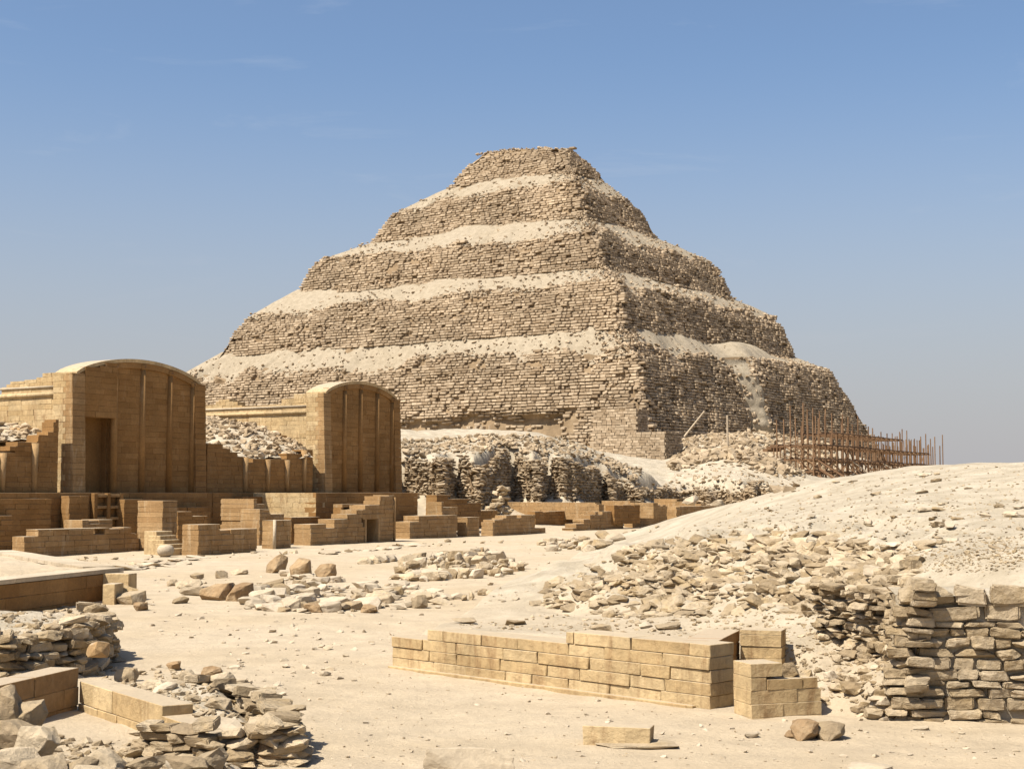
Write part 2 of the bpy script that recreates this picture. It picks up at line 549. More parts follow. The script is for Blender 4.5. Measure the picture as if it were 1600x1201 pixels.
# the sand mound on the east side of the court
WALL_L = gnd(612, 1042); WALL_R = gnd(1110, 1108); WALL_E = gnd(1156, 1075)
MOUND_POLY = [(30, 170), (16, 118), (8.5, 84), (3.3, 62), (0.6, 46), (-0.4, 36), (-1.6, 29), (WALL_L.x + .1, WALL_L.y + .25),
              (WALL_R.x - .12, WALL_R.y + .25), (WALL_E.x - .2, WALL_E.y + .1), (3.55, 22.6), (4.12, 22.4), (4.0, 21.2), (3.32, 20.25), (3.35, 20.1), (4.2, 20.35), (4.62, 20.0), (5.0, 19.85), (9.5, 19.3),
              (60, 19.5), (120, 60), (120, 170)]
MOUND_PTS = [at(*q) for q in (
    (1240, 757, 48), (1180, 776, 55), (1114, 801, 60), (1440, 729, 48), (1600, 722, 46), (1750, 716, 46), (1340, 742, 48),
    (1100, 831, 33.5), (1000, 850, 37), (1200, 822, 33), (1300, 826, 32), (1420, 840, 28), (1500, 800, 32), (1250, 790, 39),
    (920, 890, 41), (860, 908, 43), (1110, 803, 50), (1020, 842, 52),
    (870, 965, 28.5), (960, 965, 28.3), (1080, 962, 28), (1200, 950, 27.0), (1290, 950, 25.4),
    (740, 978, 25.8), (900, 985, 24.4), (1050, 992, 23), (1130, 1000, 22.6), (680, 975, 26.5), (820, 950, 30),
    (1240, 985, 24.5), (1320, 1005, 22.8), (1385, 1060, 20.7), (1240, 1045, 21.4), (1320, 1100, 20.3),
    (1400, 893, 20.0), (1500, 890, 19.9), (1600, 882, 20.0), (1750, 882, 20.0), (1450, 868, 23), (1600, 850, 25), (1750, 850, 25),
    (1345, 898, 24.6))]
MOUND_PTS += [Vector(q) for q in ((9, 90, .1), (14, 110, .3), (20, 110, 1.2), (24, 90, 2.2), (30, 110, 2.2), (18, 80, 1.6), (30, 70, 3.0), (50, 60, 3.4),
              (22, 140, .6), (40, 140, 2.4), (60, 100, 2.8), (100, 60, 3), (100, 140, 3), (6, 66, .25), (45, 30, 3.2), (45, 20, 2.3), (12, 20, 2.0), (12.5, 58, 2.5), (3.5, 20.35, .5), (4.1, 20.6, .6), (3.9, 21.4, .62), (4.0, 22.8, .85), (4.6, 20.2, .2), (4.95, 20.0, .12))]
mound_s = Surface(MOUND_PTS, 1.5, 8e-2)
RUBBLE_POLY = [(0.5, 29.3), (0.7, 41), (3.4, 41), (5.2, 35.5), (9.3, 33.5), (8.6, 28.5), (6.2, 23.6), (5.3, 25.2), (4.2, 28.3)]

# the high ground to the west, its edge broken by the rubble walls
HINT_POLY = [tuple(fl(-40, -3.5)[:2]), tuple(fl(34, -3.5)[:2])] + RIDGE_XY + SPUR_XY[1:] + [
    xy(1400, 166), xy(1800, 176), (420, 230), (420, 1200), (-700, 1200), (-700, 50)]
HINT_PTS = [fl(-38, -6, 6.4), fl(-15, -6, 6.4), fl(0, -6, 6.4), fl(12, -6, 6.4), fl(24, -6, 6.4), fl(33, -6, 7.0),
            fl(-38, -16, 9.0), fl(-10, -14, 8.6), fl(10, -14, 8.2), fl(30, -14, 8.4)]
HINT_PTS += [at(*q) for q in (
    (600, 690, 124), (640, 686, 127.5), (700, 683, 131), (780, 680, 134), (860, 682, 139), (920, 698, 146), (985, 728, 150), (1040, 752, 160),
    (640, 712, 121.5), (700, 712, 121.5), (765, 710, 125), (840, 712, 129), (910, 722, 133), (960, 738, 138), (1010, 752, 147),
    (1075, 722, 172), (1130, 702, 172), (1190, 711, 172), (1245, 738, 172), (1290, 757, 172), (1090, 762, 156), (1115, 747, 156), (1150, 745, 156), (1200, 752, 157), (1240, 762, 161), (1350, 758, 172),
    (640, 690, 150), (780, 688, 160), (900, 700, 175), (980, 728, 190), (1020, 738, 200), (1060, 735, 215), (1130, 728, 205), (1200, 735, 200), (1280, 752, 195),
    (1080, 692, 238), (1150, 684, 250), (1225, 682, 262), (1290, 696, 272), (1110, 712, 222), (1200, 712, 225), (1330, 715, 268), (1380, 730, 285),
    (1400, 756, 205), (1475, 752, 235), (1600, 758, 260))]
HINT_PTS += [pyr(e, n, z) for e, n, z in ((-60, -52, 12.5), (-30, -52, 12.5), (0, -52, 11.5), (25, -52, 10), (45, -52, 8.5), (58, -51, 7.4), (0, 0, 10), (0, 60, 8), (-65, 0, 10), (-30, -70, 11), (0, -72, 9.5), (78, -20, 6), (78, 30, 6))]
HINT_PTS += [Vector(q) for q in ((-200, 200, 9), (-400, 300, 9), (0, 600, 6), (300, 600, 5), (300, 300, 5), (-300, 900, 6), (400, 1100, 5), (-90, 100, 9))]
hint_s = Surface(HINT_PTS, 2.5, 5e-2)

BANK_L = [(-12.5, 23.0), (-12.5, 31.2), (-7.9, 28.3), (-7.2, 26.6), (-7.0, 24.6), (-7.6, 23.2), (-9, 22.6)]    # rubble bank, far left of the foreground
BANK_N = [(-6.1, 20.75), (-5.9, 20.5), (-3.85, 17.55), (-3.2, 16.4), (-2.35, 16.7), (-3.0, 18.4), (-3.7, 20.9), (-5.3, 21.3)]   # rubble bank beside the sunken room
BANK_S = [(-8, 12), (-8, 15.0), (-5.6, 15.5), (-4.2, 15.6), (-3.3, 16.1), (-2.5, 15.6), (-2.4, 12)]

def height(x, y, fine=True):
    x = np.asarray(x, float); y = np.asarray(y, float)
    d = np.hypot(x, y)
    # court
    w = -((x + 11.4) * ED.x + (y - 83.0) * ED.y)
    h = 1.5 * sstep(2.5, 15, w) * sstep(92, 118, y)
    h = h + 0.07 * fbm(x / 7, y / 7, 3, 3)
    # mound
    m = signed_dist(MOUND_POLY, x, y)
    mk = sstep(0, 0.5, m) * sstep(-5, 30, y)
    hm = np.maximum(mound_s(x, y), 0.0) + 0.10 * fbm(x / 2.2, y / 2.2, 8, 3)
    rk = sstep(-0.6, 0.8, signed_dist(RUBBLE_POLY, x, y))
    lev = hm / 0.42 + 0.55 * fbm(x / 1.6, y / 1.6, 21, 3)
    f = lev - np.floor(lev)
    hm = hm + rk * 0.42 * (sstep(0.45, 0.95, f) - f) + rk * 0.10 * fbm(x / .5, y / .5, 22, 3)
    h = h * (1 - mk) + np.maximum(hm, -0.02) * mk
    # west plateau
    s = signed_dist(HINT_POLY, x, y)
    hk = sstep(-0.2, 1.4, s)
    hh = np.maximum(hint_s(x, y), 0.3) + 0.35 * fbm(x / 5, y / 5, 5, 4) * sstep(0, 60, d) + 0.15 * fbm(x / 1.3, y / 1.3, 6, 3)
    h = h * (1 - hk) + hh * hk
    # sand drifted against the foot of the rubble walls
    foot = np.exp(-np.clip(-s, 0, 40) / 2.6) * (s < 0) * sstep(108, 120, y) * (0.9 + 1.3 * np.maximum(fbm(x / 4.5, y / 4.5, 31, 2), -.5))
    h = h + foot * 0.9
    # foreground banks on the left
    b1 = sstep(0, 0.7, signed_dist(BANK_L, x, y)); b2 = sstep(0, 0.6, signed_dist(BANK_N, x, y))
    h = h + b1 * (0.74 + 0.10 * fbm(x / .9, y / .9, 41, 3)) + b2 * (0.36 + 0.12 * fbm(x / .7, y / .7, 42, 3))
    b3 = sstep(0, 0.5, signed_dist(BANK_S, x, y))
    h = h + b3 * (0.26 + 0.1 * fbm(x / .6, y / .6, 43, 3)) + 0.55 * np.exp(-((x + 5.7) ** 2 + (y - 14.2) ** 2) / 1.1)
    if fine:
        h = h + 0.018 * fbm(x / .55, y / .55, 51, 2) * (d < 90)
    grav = np.clip(mk * sstep(0.1, 1.2, hm) + hk + b1 + b2 + foot * .5, 0, 1)
    return h, grav

def hz(x, y):
    return float(height(np.array([x]), np.array([y]))[0][0])

def hit(px, py, ymax=300.0):
    """where the sight lines through photograph pixels meet the ground"""
    px = np.asarray(px, float); py = np.asarray(py, float)
    dx = (px - 800) / FPX; dy = -(py - 600.5) / FPX
    fy = CP - dy * SP; fz = SP + dy * CP
    res = np.full(len(px), np.nan)
    prev = np.full(len(px), 10.0)
    for Y in np.concatenate([np.arange(12, 60, 0.25), np.arange(60, ymax, 1.0)]):
        todo = np.isnan(res)
        if not todo.any():
            break
        h, _ = height(dx[todo] / fy[todo] * Y, np.full(todo.sum(), Y), False)
        below = CAM_Z + fz[todo] / fy[todo] * Y < h
        idx = np.nonzero(todo)[0][below]
        res[idx] = Y - (0.25 if Y < 60 else 1.0) * rng.random(len(idx))
    return dx / fy * res, res

def build_ground():
    ang = np.concatenate([np.linspace(-180, -26, 30)[:-1], np.linspace(-26, -21, 16)[:-1], np.linspace(-21, 21, 440)[:-1], np.linspace(21, 26, 16)[:-1], np.linspace(26, 180, 30)[:-1]])
    r = np.concatenate([[0.3, 2, 4, 6, 8, 10], np.geomspace(12, 330, 560)[1:], np.geomspace(330, 6000, 30)[1:]])
    A, Rr = np.meshgrid(np.radians(ang), r, indexing='ij')
    X, Y = Rr * np.sin(A), Rr * np.cos(A)
    Z, G = height(X.ravel(), Y.ravel())
    V = np.stack([X.ravel(), Y.ravel(), Z], 1)
    F = grid_faces(len(ang), len(r), wrap=True)[:, ::-1]
    V = np.vstack([V, [[0, 0, hz(0, 0)]]]); G = np.append(G, 0)
    me = mesh_tris('ground', V, F, M['sand'], smooth=True, extra={'gravel': G})
    o = link('ground', me)
    return props(o, 'pale desert sand of the court and the mounds round it', None, None, 'structure')
build_ground()

# ================================================================ the stepped pyramid
# level: extents west, east, south, north of the centre, and height
STEPS = [((64.0, 59.5, 49.3, 58.0, 6.0), (57.3, 52.8, 42.6, 39.2, 28.3)),
         ((49.0, 47.8, 38.9, 38.4, 31.7), (44.4, 44.7, 34.7, 35.1, 40.9)),
         ((37.7, 37.6, 27.9, 27.9, 44.7), (34.1, 34.1, 25.0, 25.1, 52.8)),
         ((26.9, 26.3, 15.6, 15.3, 57.0), (22.6, 22.5, 11.8, 11.7, 65.3)),
         ((13.3, 17.4, 6.0, 8.5, 69.0), (9.9, 13.6, 2.1, 4.5, 75.4))]
DROP = [2.6, 1.6, 1.5, 1.5, 0.7]

def cleft(z):
    """where the outer layer on the north half of the lowest east side begins, by height"""
    return -6.5 + (25.0 - z) * 0.12

class Face:
    """one side of one step: a along the side (metres from the middle), z height"""
    def __init__(self, k, side):
        self.k, self.side = k, side
        (b, t) = STEPS[k]
        self.zb, self.zt = b[4], t[4]
        w, e, s, n = range(4)
        self.out, self.along, lo, hi, self.o = {'S': (-PN, PE, w, e, s), 'E': (PE, PN, s, n, e), 'N': (PN, -PE, e, w, n), 'W': (-PE, -PN, n, s, w)}[side]
        self.lo, self.hi, self.b, self.t = lo, hi, b, t
        self.seed = 100 + k * 10 + 'SENW'.index(side)
    def ext(self, z):
        f = (z - self.zb) / (self.zt - self.zb)
        g = lambda i: self.b[i] + (self.t[i] - self.b[i]) * f
        back = -3.0 if self.k == 0 and self.side == 'N' else 0.0
        return -(g(self.lo) - back), g(self.hi), g(self.o)
    def drop(self, a):
        """how far the top edge has crumbled"""
        d = DROP[self.k] * np.clip(0.45 + 0.9 * fbm(a / 9, a * 0 + self.seed, self.seed, 3), 0, 1.6)
        if self.side in 'NW': d = d * 0 + DROP[self.k] * 1.5
        if self.k == 0 and self.side == 'E': d = d * (1 - .75 * sstep(-8, 4, a)) - 0.8 * sstep(-6, 8, a)
        if self.k == 4:        # the summit leans: its west end stands as high as the middle
            w = {'S': (13.6 - a) / 23.5, 'W': 1.0 + 0 * a, 'E': 0 * a, 'N': (a + 13.6) / 23.5}[self.side]
            d = d - 1.9 * np.clip(w, 0, 1) + 0.7 * np.clip(1 - w * 3.5, 0, 1) + (0.9 if self.side in 'NW' else 0)
        return d
    def gully(self, a, z):
        """the north part of the lowest east side stands further out, its broken end turned to the sun"""
        if self.k == 0 and self.side == 'E':
            edge = cleft(z) + 1.5 * fbm(z / 4, z * 0, 77, 2)
            return -3.0 * sstep(0, 4.0, a - edge)
        return 0.0 * a
    def bump(self, a, z):
        r = 0.85 * fbm(a / 6, z / 5, self.seed, 4) + 0.28 * fbm(a / 1.7, z / 1.3, self.seed + 3, 3)
        top = self.zt - self.drop(a)
        r = r - 0.9 * sstep(2.5, 0.0, top - z) * (0.6 + fbm(a / 3, z / 3, self.seed + 5, 2))
        if self.k == 0 and self.side == 'S':   # undercut foot
            r = r - 1.5 * sstep(17.2 + 1.6 * fbm(a / 7, a * 0, 61, 3), 15.8 + 1.6 * fbm(a / 7, a * 0, 61, 3), z) * sstep(46, 38, a)
        lo, hi, _ = self.ext(z)
        return r - self.gully(a, z)
    def at(self, a, z, off=0.0):
        a = np.asarray(a, float); z = np.asarray(z, float)
        lo, hi, o = self.ext(z)
        d = o + self.bump(a, z) + off
        C = np.array(PYR_C)
        P = C + np.multiply.outer(a, np.array(self.along)) + np.multiply.outer(d, np.array(self.out))
        P[..., 2] = z
        return P

def build_pyramid():
    root = empty('step_pyramid', pyr(0, 0, 6.0), 'huge ruined step pyramid of rough brown stone courses rising above the court', 'pyramid')
    cand = []
    for k in range(5):
        b, t = STEPS[k]
        Vs, Fs, off = [], [], 0
        for side in 'SENW':
            f = Face(k, side)
            vis = side in 'SE'
            na = int((t[f.lo] + t[f.hi]) / (0.8 if vis else 3.0)) + 2
            nz = int((f.zt - f.zb) / (0.7 if vis else 2.0)) + 2
            S, Vv = np.meshgrid(np.linspace(0, 1, na), np.linspace(0, 1, nz), indexing='ij')
            lo, hi, _ = f.ext(f.zb); a0 = lo + (hi - lo) * S
            top = f.zt - f.drop(a0)
            Z = f.zb - 2.0 + (top - f.zb + 2.0) * Vv
            lo, hi, _ = f.ext(Z)
            # corners are worn round
            A = lo + (hi - lo) * S
            corner = np.minimum(A - lo, hi - A)
            off_in = -0.8 * np.exp(-corner / 1.2) - 0.35
            P = f.at(A, Z, off_in)
            # ledge running in to the foot of the next step
            inner = np.array(PYR_C) + (0.55 if k < 4 else 0.02) * (P[:, -1] - np.array(PYR_C)); inner[:, 2] = P[:, -1, 2] - 0.2
            P = np.concatenate([P, inner[:, None]], 1)
            Vs.append(P.reshape(-1, 3)); Fs.append(grid_faces(na, nz + 1) + off); off += na * (nz + 1)
        me = mesh_tris('step_core', np.concatenate(Vs), np.concatenate(Fs), M['pyramid_core'])
        core = link('step', me, root)
        # coursed stones on the two sides in view
        for side in 'SE':
            f = Face(k, side)
            ch = 0.50 if k == 0 else 0.47
            A_, Z_, L_, H_ = [], [], [], []
            z = f.zb - 0.5
            while z < f.zt:
                h = ch * random.uniform(0.82, 1.2)
                lo, hi, _ = f.ext(z)
                a = lo + random.uniform(-.3, .3)
                while a < hi + .2:
                    l = random.uniform(0.55, 1.5)
                    A_.append(a + l / 2); Z_.append(z + h / 2); L_.append(l); H_.append(h)
                    a += l + random.uniform(0.01, 0.07)
                z += h + 0.03
            A_, Z_, L_, H_ = map(np.array, (A_, Z_, L_, H_))
            Z_ = Z_ + 0.10 * fbm(A_ / 9, Z_ / 4, f.seed + 9, 2)
            top = f.zt - f.drop(A_)
            lo, hi, _ = f.ext(Z_)
            cd = np.minimum(A_ - lo, hi - A_)
            keep = Z_ < top + rng.uniform(-.5, .6, len(A_))
            # lost patches, more of them near the crumbled tops and the corners
            wear = fbm(A_ / 2.6, Z_ / 1.5, f.seed + 11, 3) + 0.35 * sstep(3, 0, top - Z_) + 0.30 * sstep(3.5, 0, cd)
            keep &= ~((wear > 0.55) & (rng.random(len(A_)) < 0.7)) & (rng.random(len(A_)) > 0.025)
            g = f.gully(A_, Z_)
            keep &= ~((g < -0.15) & (g > -2.8))
            if k == 0 and side == 'S':
                keep &= ~((Z_ < 16.2 + 1.6 * fbm(A_ / 7, A_ * 0, 61, 3)) & (A_ < 43) & (rng.random(len(A_)) < .80))
            A_, Z_, L_, H_, cd, wear = (q[keep] for q in (A_, Z_, L_, H_, cd, wear))
            loose = (wear > 0.37) & (rng.random(len(A_)) < 0.6)
            P = f.at(A_, Z_, rng.normal(0, 0.065, len(A_)) - 0.34 - 0.45 * np.exp(-cd / 1.2) + 0.1 * (rng.random(len(A_)) < .1))
            yaw = math.atan2(f.along.y, f.along.x) + rng.normal(0, 0.05, len(A_)) + loose * rng.normal(0, 0.5, len(A_))
            R = rots(yaw, rng.normal(0, 0.022, len(A_)) + loose * rng.normal(0, 0.25, len(A_)), rng.normal(0, 0.06, len(A_)) + loose * rng.normal(0, 0.3, len(A_)))
            sc = np.stack([L_ * (1 - .35 * loose), rng.uniform(0.9, 1.3, len(A_)) * (1 - .3 * loose), H_ * rng.uniform(0.74, 0.95, len(A_))], 1)
            if k == 0:
                # the nearest ones, round the south-east corner, are stones of their own
                near = np.hypot(P[:, 0], P[:, 1])
                for i in range(len(P)):
                    cand.append((near[i], P[i], (yaw[i],), sc[i], k))
                order = np.argsort(near)
                n_own = 150
                for i in order[:n_own]:
                    e = Matrix([list(r) for r in R[i]]).to_euler()
                    link('stone', proto_mesh('worn', 'pyramid'), root, P[i], e, sc[i])
                rest = order[n_own:]
                P, R, sc = P[rest], R[rest], sc[rest]
            o = link('masonry', batch('masonry', 'worn', 'pyramid', P, R, sc), root)
            o['kind'] = 'stuff'
        # broken stones along the crumbled edges and on the ledges
        Ps = []
        for side in 'SE':
            f = Face(k, side)
            n = int((t[f.lo] + t[f.hi]) * 5.5)
            lo, hi, _ = f.ext(f.zt)
            a = rng.uniform(lo, hi, n)
            down = np.abs(rng.normal(0, 1.1, n))
            z = f.zt - f.drop(a) + 0.25 - down * 0.6
            Ps.append(f.at(a, z, -0.15 - rng.random(n) * 0.5))
        P = np.concatenate(Ps); n = len(P)
        sc = rng.uniform(0.35, 1.0, (n, 1)) * np.array([1.0, 0.8, 0.55]) * rng.uniform(.8, 1.2, (n, 3))
        o = link('broken_stones', batch('broken_stones', 'hull', 'pyramid', P, rots(rng.uniform(0, 6.3, n), rng.normal(0, .35, n), rng.normal(0, .35, n)), sc), root)
        o['kind'] = 'stuff'
    # sand drifts lying on the ledges, and on the top
    for k in range(4):
        for side in 'SE':
            f, g = Face(k, side), Face(k + 1, side)
            lo, hi, _ = f.ext(f.zt)
            na, nv = int((hi - lo) / 0.5), 16
            S, V = np.meshgrid(np.linspace(0, 1, na), np.linspace(0, 1, nv), indexing='ij')
            a_out = lo + (hi - lo) * S
            glo, ghi, _ = g.ext(g.zb)
            a_in = glo + (ghi - glo) * S
            near = np.exp(-((a_out - (hi if side == 'S' else lo)) / 3.5) ** 2)      # the corner both sides share
            rag = np.clip(fbm(a_out / 3, a_out * 0 + k, 300 + k, 4), -.5, 1) + .5 * fbm(a_out / .9, a_out * 0 + k, 310 + k, 2)
            rag = np.maximum(rag, 0.0)
            zo = f.zt - f.drop(a_out) - 0.25 - 1.5 * rag * (1 - near)
            if side == 'E' and k == 0:
                zo = zo - 1.2 * np.exp(-((a_out + 4.0) / 2.5) ** 2)
            po = f.at(a_out, zo, -0.10)
            near_in = np.exp(-((a_in - (ghi if side == 'S' else glo)) / 4.0) ** 2)
            rise = (1 - near_in) * (1.5 if side == 'S' else 0.9) * np.clip(0.25 + 1.1 * fbm(a_in / 14, a_in * 0 + k, 320 + k + (side == 'E') * 7, 2), -.2, 1.4)
            zi = g.zb + rise
            pi_ = g.at(a_in, zi, -0.5)
            P = po + (pi_ - po) * (1 - V)[..., None]
            P[..., 2] -= 0.9 * np.maximum(near, near_in) * np.sin(np.pi * np.clip(V + .2, 0, 1))
            P[..., 2] += 0.15 * np.sin(np.pi * V) + 0.16 * fbm(P[..., 0] / 2, P[..., 1] / 2, 340 + k, 4) * np.sin(np.pi * np.clip(V, 0.02, .98)) ** .5
            if k == 0 and side == 'E':     # a second heap beyond the cleft
                P[..., 2] += 1.9 * np.exp(-((a_out - 4.0) / 9.0) ** 2) * np.sin(np.pi * np.clip(V * .9 + .1, 0, 1))
            me = mesh_tris('sand_drift', P.reshape(-1, 3), grid_faces(na, nv), M['drift'], smooth=True, extra={'gravel': np.full(na * nv, .55)})
            link('sand_drift', me, root)
    # stones fallen on the ledges, thickest at the south-east corners
    for k in range(4):
        Ps = []
        for side in 'SE':
            f, g = Face(k, side), Face(k + 1, side)
            n = int((f.t[f.lo] + f.t[f.hi]) * (6.0 if side == 'S' else 9.0))
            u = rng.random(n); c = rng.random(n) < .25
            u = np.where(c, 1 - np.abs(rng.normal(0, .05, n)) if side == 'S' else np.abs(rng.normal(0, .05, n)), u)
            u = np.clip(u, 0, 1); v = rng.random(n) ** .7
            lo, hi, _ = f.ext(f.zt); a = lo + (hi - lo) * u
            glo, ghi, _ = g.ext(g.zb)
            po = f.at(a, f.zt - f.drop(a) - .2, -.1)
            pi_ = g.at(glo + (ghi - glo) * u, np.full(n, g.zb + .2), -.4)
            P = po + (pi_ - po) * (1 - v)[:, None]
            P[:, 2] += .12 + .25 * c
            Ps.append(P)
        P = np.concatenate(Ps); n = len(P)
        s = .18 + .8 * rng.random(n) ** 2.6
        sc = s[:, None] * np.stack([np.ones(n), rng.uniform(.6, .9, n), rng.uniform(.35, .6, n)], 1)
        o = link('broken_stones', batch('broken_stones', 'hull', 'pyramid', P, rots(rng.uniform(0, 6.3, n), rng.normal(0, .3, n), rng.normal(0, .3, n)), sc), root)
        o['kind'] = 'stuff'
    # sand running down the cleft of the east side
    f = Face(0, 'E')
    # sand lying on the broken end of the outer layer
    S, Zg = np.meshgrid(np.linspace(0, 1, 16), np.linspace(9, 28.0, 50), indexing='ij')
    A = cleft(Zg) - 0.4 + S * 4.6
    P = f.at(A, Zg, -0.3 + 0.75 * np.sin(np.pi * S) + 0.55 * fbm(A * .7, Zg * .45, 5, 4))
    link('sand_drift', mesh_tris('sand_drift', P.reshape(-1, 3), grid_faces(16, 50), M['drift'], smooth=True, extra={'gravel': np.full(800, .8)}), root)
    # stones fallen in the cleft
    n = 220
    zc = rng.uniform(8, 27, n)
    ac = cleft(zc) + rng.uniform(-.6, 4.8, n)
    sc = rng.uniform(.4, 1.2, (n, 1)) * np.array([1.0, .8, .6]) * rng.uniform(.8, 1.2, (n, 3))
    o = link('broken_stones', batch('broken_stones', 'hull', 'pyramid', f.at(ac, zc, rng.uniform(-.3, .5, n)), rots(rng.uniform(0, 6.3, n), rng.normal(0, .4, n), rng.normal(0, .4, n)), sc), root)
    o['kind'] = 'stuff'
    # restored masonry piers carrying the south-east corner
    for (pxl, pxr, pyb, pyt, d, dep) in ((925, 985, 712, 640, 236, 3.0), (980, 1030, 728, 672, 232, 5.0)):
        base = at(pxl, pyb + 14, d); top = at(pxl, pyt, d)
        width = (at(pxr, pyb, d).x - base.x) / PE.x * 1.08
        o_P, o_s = [], []
        nz = int((top.z - base.z) / 0.42)
        for face in range(2):
            run = width if face == 0 else dep
            for i in range(nz):
                a = -0.3 * (i % 2)
                while a < run:
                    l = random.uniform(.7, 1.0)
                    z = base.z + (i + .5) * 0.42
                    batter = 0.10 * (z - base.z)
                    if face == 0:
                        p = base + PE * min(a + l / 2, width - .2 - batter * .4) + PN * batter
                    else:
                        p = base + PE * (width - batter * .4) + PN * (a + l / 2 + batter)
                    o_P.append((p.x, p.y, z)); o_s.append((l * .95, .8, .38, face))
                    a += l + .02
        o_P = np.array(o_P); o_s = np.array(o_s)
        yaw = np.where(o_s[:, 3] == 0, math.atan2(PE.y, PE.x), math.atan2(PN.y, PN.x))
        n = len(o_P)
        pier = link('masonry_pier', batch('masonry_pier', 'block', 'pyramid', o_P + rng.normal(0, .03, (n, 3)), rots(yaw, rng.normal(0, .02, n), rng.normal(0, .03, n)), o_s[:, :3]), root)
        pier['kind'] = 'stuff'
        ou = [(0, 0), (width - .2, 0), (width - .2 - nz * .42 * .04, nz * .42), (nz * .42 * .04, nz * .42)]
        c = link('pier_core', prism_mesh('pier_core', 'pyramid_core', ou, dep), root, base + PN * .5, (0, 0, math.atan2(PE.y, PE.x)))
    return root
build_pyramid()

# ================================================================ walls of dressed blocks
def rz_of(d):
    return math.atan2(d.y, d.x)

def lay_blocks(root, p0, d, length, thick, top, zb, course=0.26, blen=(0.5, 1.05), mat='ashlar', kind='block', name='block', into=None, skip=None, ruin=0.0, chip=0.0, gap=0.005, rough=0.008, seed=None):
    """courses of blocks along d from p0; thickness to the left of d; top(u) is the height above zb"""
    rnd = random.Random(seed)
    into = into or Vector((-d.y, d.x, 0))
    n = 0
    us = [length * i / 60 for i in range(61)]
    hmax = max(top(u) for u in us)
    k = 0
    while k * course < hmax - 0.04:
        z0 = k * course
        u = -rnd.uniform(0.0, blen[0]) if k % 2 else 0.0
        while u < length - 0.02:
            l = rnd.uniform(*blen)
            a, b = max(u, 0.0), min(u + l, length)
            if length - b < 0.18: b = length; l = b - u
            u += l
            # cut the block where the wall top steps down
            while b - a > 0.1 and top(b - 0.02) < z0 + 0.04 and top(a + 0.02) >= z0 + 0.04: b -= 0.05
            while b - a > 0.1 and top(a + 0.02) < z0 + 0.04 and top(b - 0.02) >= z0 + 0.04: a += 0.05
            mid = (a + b) / 2
            h = min(course, top(mid) - z0)
            if b - a < 0.1 or h < 0.04 or (skip and skip(mid, z0 + h / 2)):
                continue
            if ruin and z0 > .3 and top(mid) - z0 < course * 1.3 and rnd.random() < ruin:
                continue
            c = p0 + d * mid + into * (thick / 2 + rnd.uniform(-rough, rough)) + Vector((0, 0, zb + z0 + h / 2))
            link(name, proto_mesh('fineblock' if chip and rnd.random() < chip else kind, mat), root, c, (0, 0, rz_of(d) + rnd.uniform(-.009, .009)), (b - a - gap, thick, h - gap * .7))
            n += 1
        k += 1
    return n

def steps_top(p0, d, prof, zb):
    """wall top from photograph marks [(column, row), ...]: from each column on the top stands at that row"""
    marks = []
    for px, py in prof:
        u = run_to(p0, d, px)
        q = p0 + d * u
        marks.append((u, at(px, py, q.y).z - zb))
    def top(u):
        h = marks[0][1]
        for m, z in marks:
            if u >= m - 1e-6: h = z
        return h
    return top

COURT = 'low walls of brown blocks along the west side of the court'
def court_wall(label, s, e, south, prof, mat='ashlar', d=ND, Y=None, cat='wall', name='low_wall', thick=None, course=0.26, group=COURT, skip=None, deep=0.35):
    """a wall running north: s = photograph mark of its near foot corner, e = column where it ends, south = column of the back edge of its lit end"""
    if Y is None:
        p0 = gnd(*s); zb = hz(p0.x, p0.y) * 0.5
        p0 = gnd(s[0], s[1], zb)
    else:
        p0 = at(s[0], s[1], Y); zb = p0.z
    p0 = Vector((p0.x, p0.y, 0))
    length = run_to(p0, d, e)
    into = Vector((-d.y, d.x, 0))
    if thick is None:
        thick = max(0.4, run_to(p0, into, south))
    top = steps_top(p0, d, prof, zb)
    root = empty(name, (p0.x, p0.y, zb), label, cat, group)
    lay_blocks(root, p0, d, length, thick, lambda u: top(u) + deep, zb - deep, course, mat=mat, skip=skip, seed=label, ruin=.13, kind='hewn', rough=.022)
    # inner fill keeps the joints dark
    step = max(1, int(length / 0.6))
    for i in range(1):
        u0, u1 = 0.06, length - 0.06
        h = min(top(u0 + (u1 - u0) * j / 20) for j in range(21))
        q = p0 + d * ((u0 + u1) / 2) + into * (thick / 2)
        if not skip and h > 0.2:
            link('wall_core', box_mesh('wall_core', mat, (-(u1 - u0) / 2, -thick / 2 + .05, -deep), ((u1 - u0) / 2, thick / 2 - .05, h - .05)), root, (q.x, q.y, zb), (0, 0, rz_of(d)))
    return root, p0, zb, length, thick

# ---- the row of walls nearest the court
court_wall('long low brown wall left of the little stair, highest in its middle', (37, 870), 218, 20, [(30, 838), (60, 827), (206, 832)])
r, p0, zb, ln, tk = court_wall('tall square brown pier with a bright south face behind the little stair', (253, 862), 277, 215, [(240, 782)])
court_wall('stepped dark wall stub running north from the tall square pier', (277, 855), 324, 260, [(270, 799), (300, 806)], mat='ashlar_shade', thick=.8)
court_wall('curved-ended brown wall with a notched top, nearest the two tilted boulders', (309, 867), 402, 285, [(300, 819), (344, 827)])
r, p0, zb, ln, tk = court_wall('narrow brown pier with an upright roll moulding, between the notched wall and the doorway', (428, 857), 455, 410, [(420, 813)], cat='pier', name='stone_pier')
def roll(root, base, z0, z1, r=0.09, mat='pale', name='roll_moulding', lean=0.0):
    bm = bmesh.new()
    bmesh.ops.create_cone(bm, segments=14, radius1=r, radius2=r * .94, depth=z1 - z0, cap_ends=True)
    me = bpy.data.meshes.new(name); bm.to_mesh(me); bm.free(); me.materials.append(M[mat])
    for p in me.polygons: p.use_smooth = len(p.vertices) == 4
    return link(name, me, root, (base.x, base.y, (z0 + z1) / 2))
roll(r, p0 - ED * -.03, zb - .1, zb + 1.55)
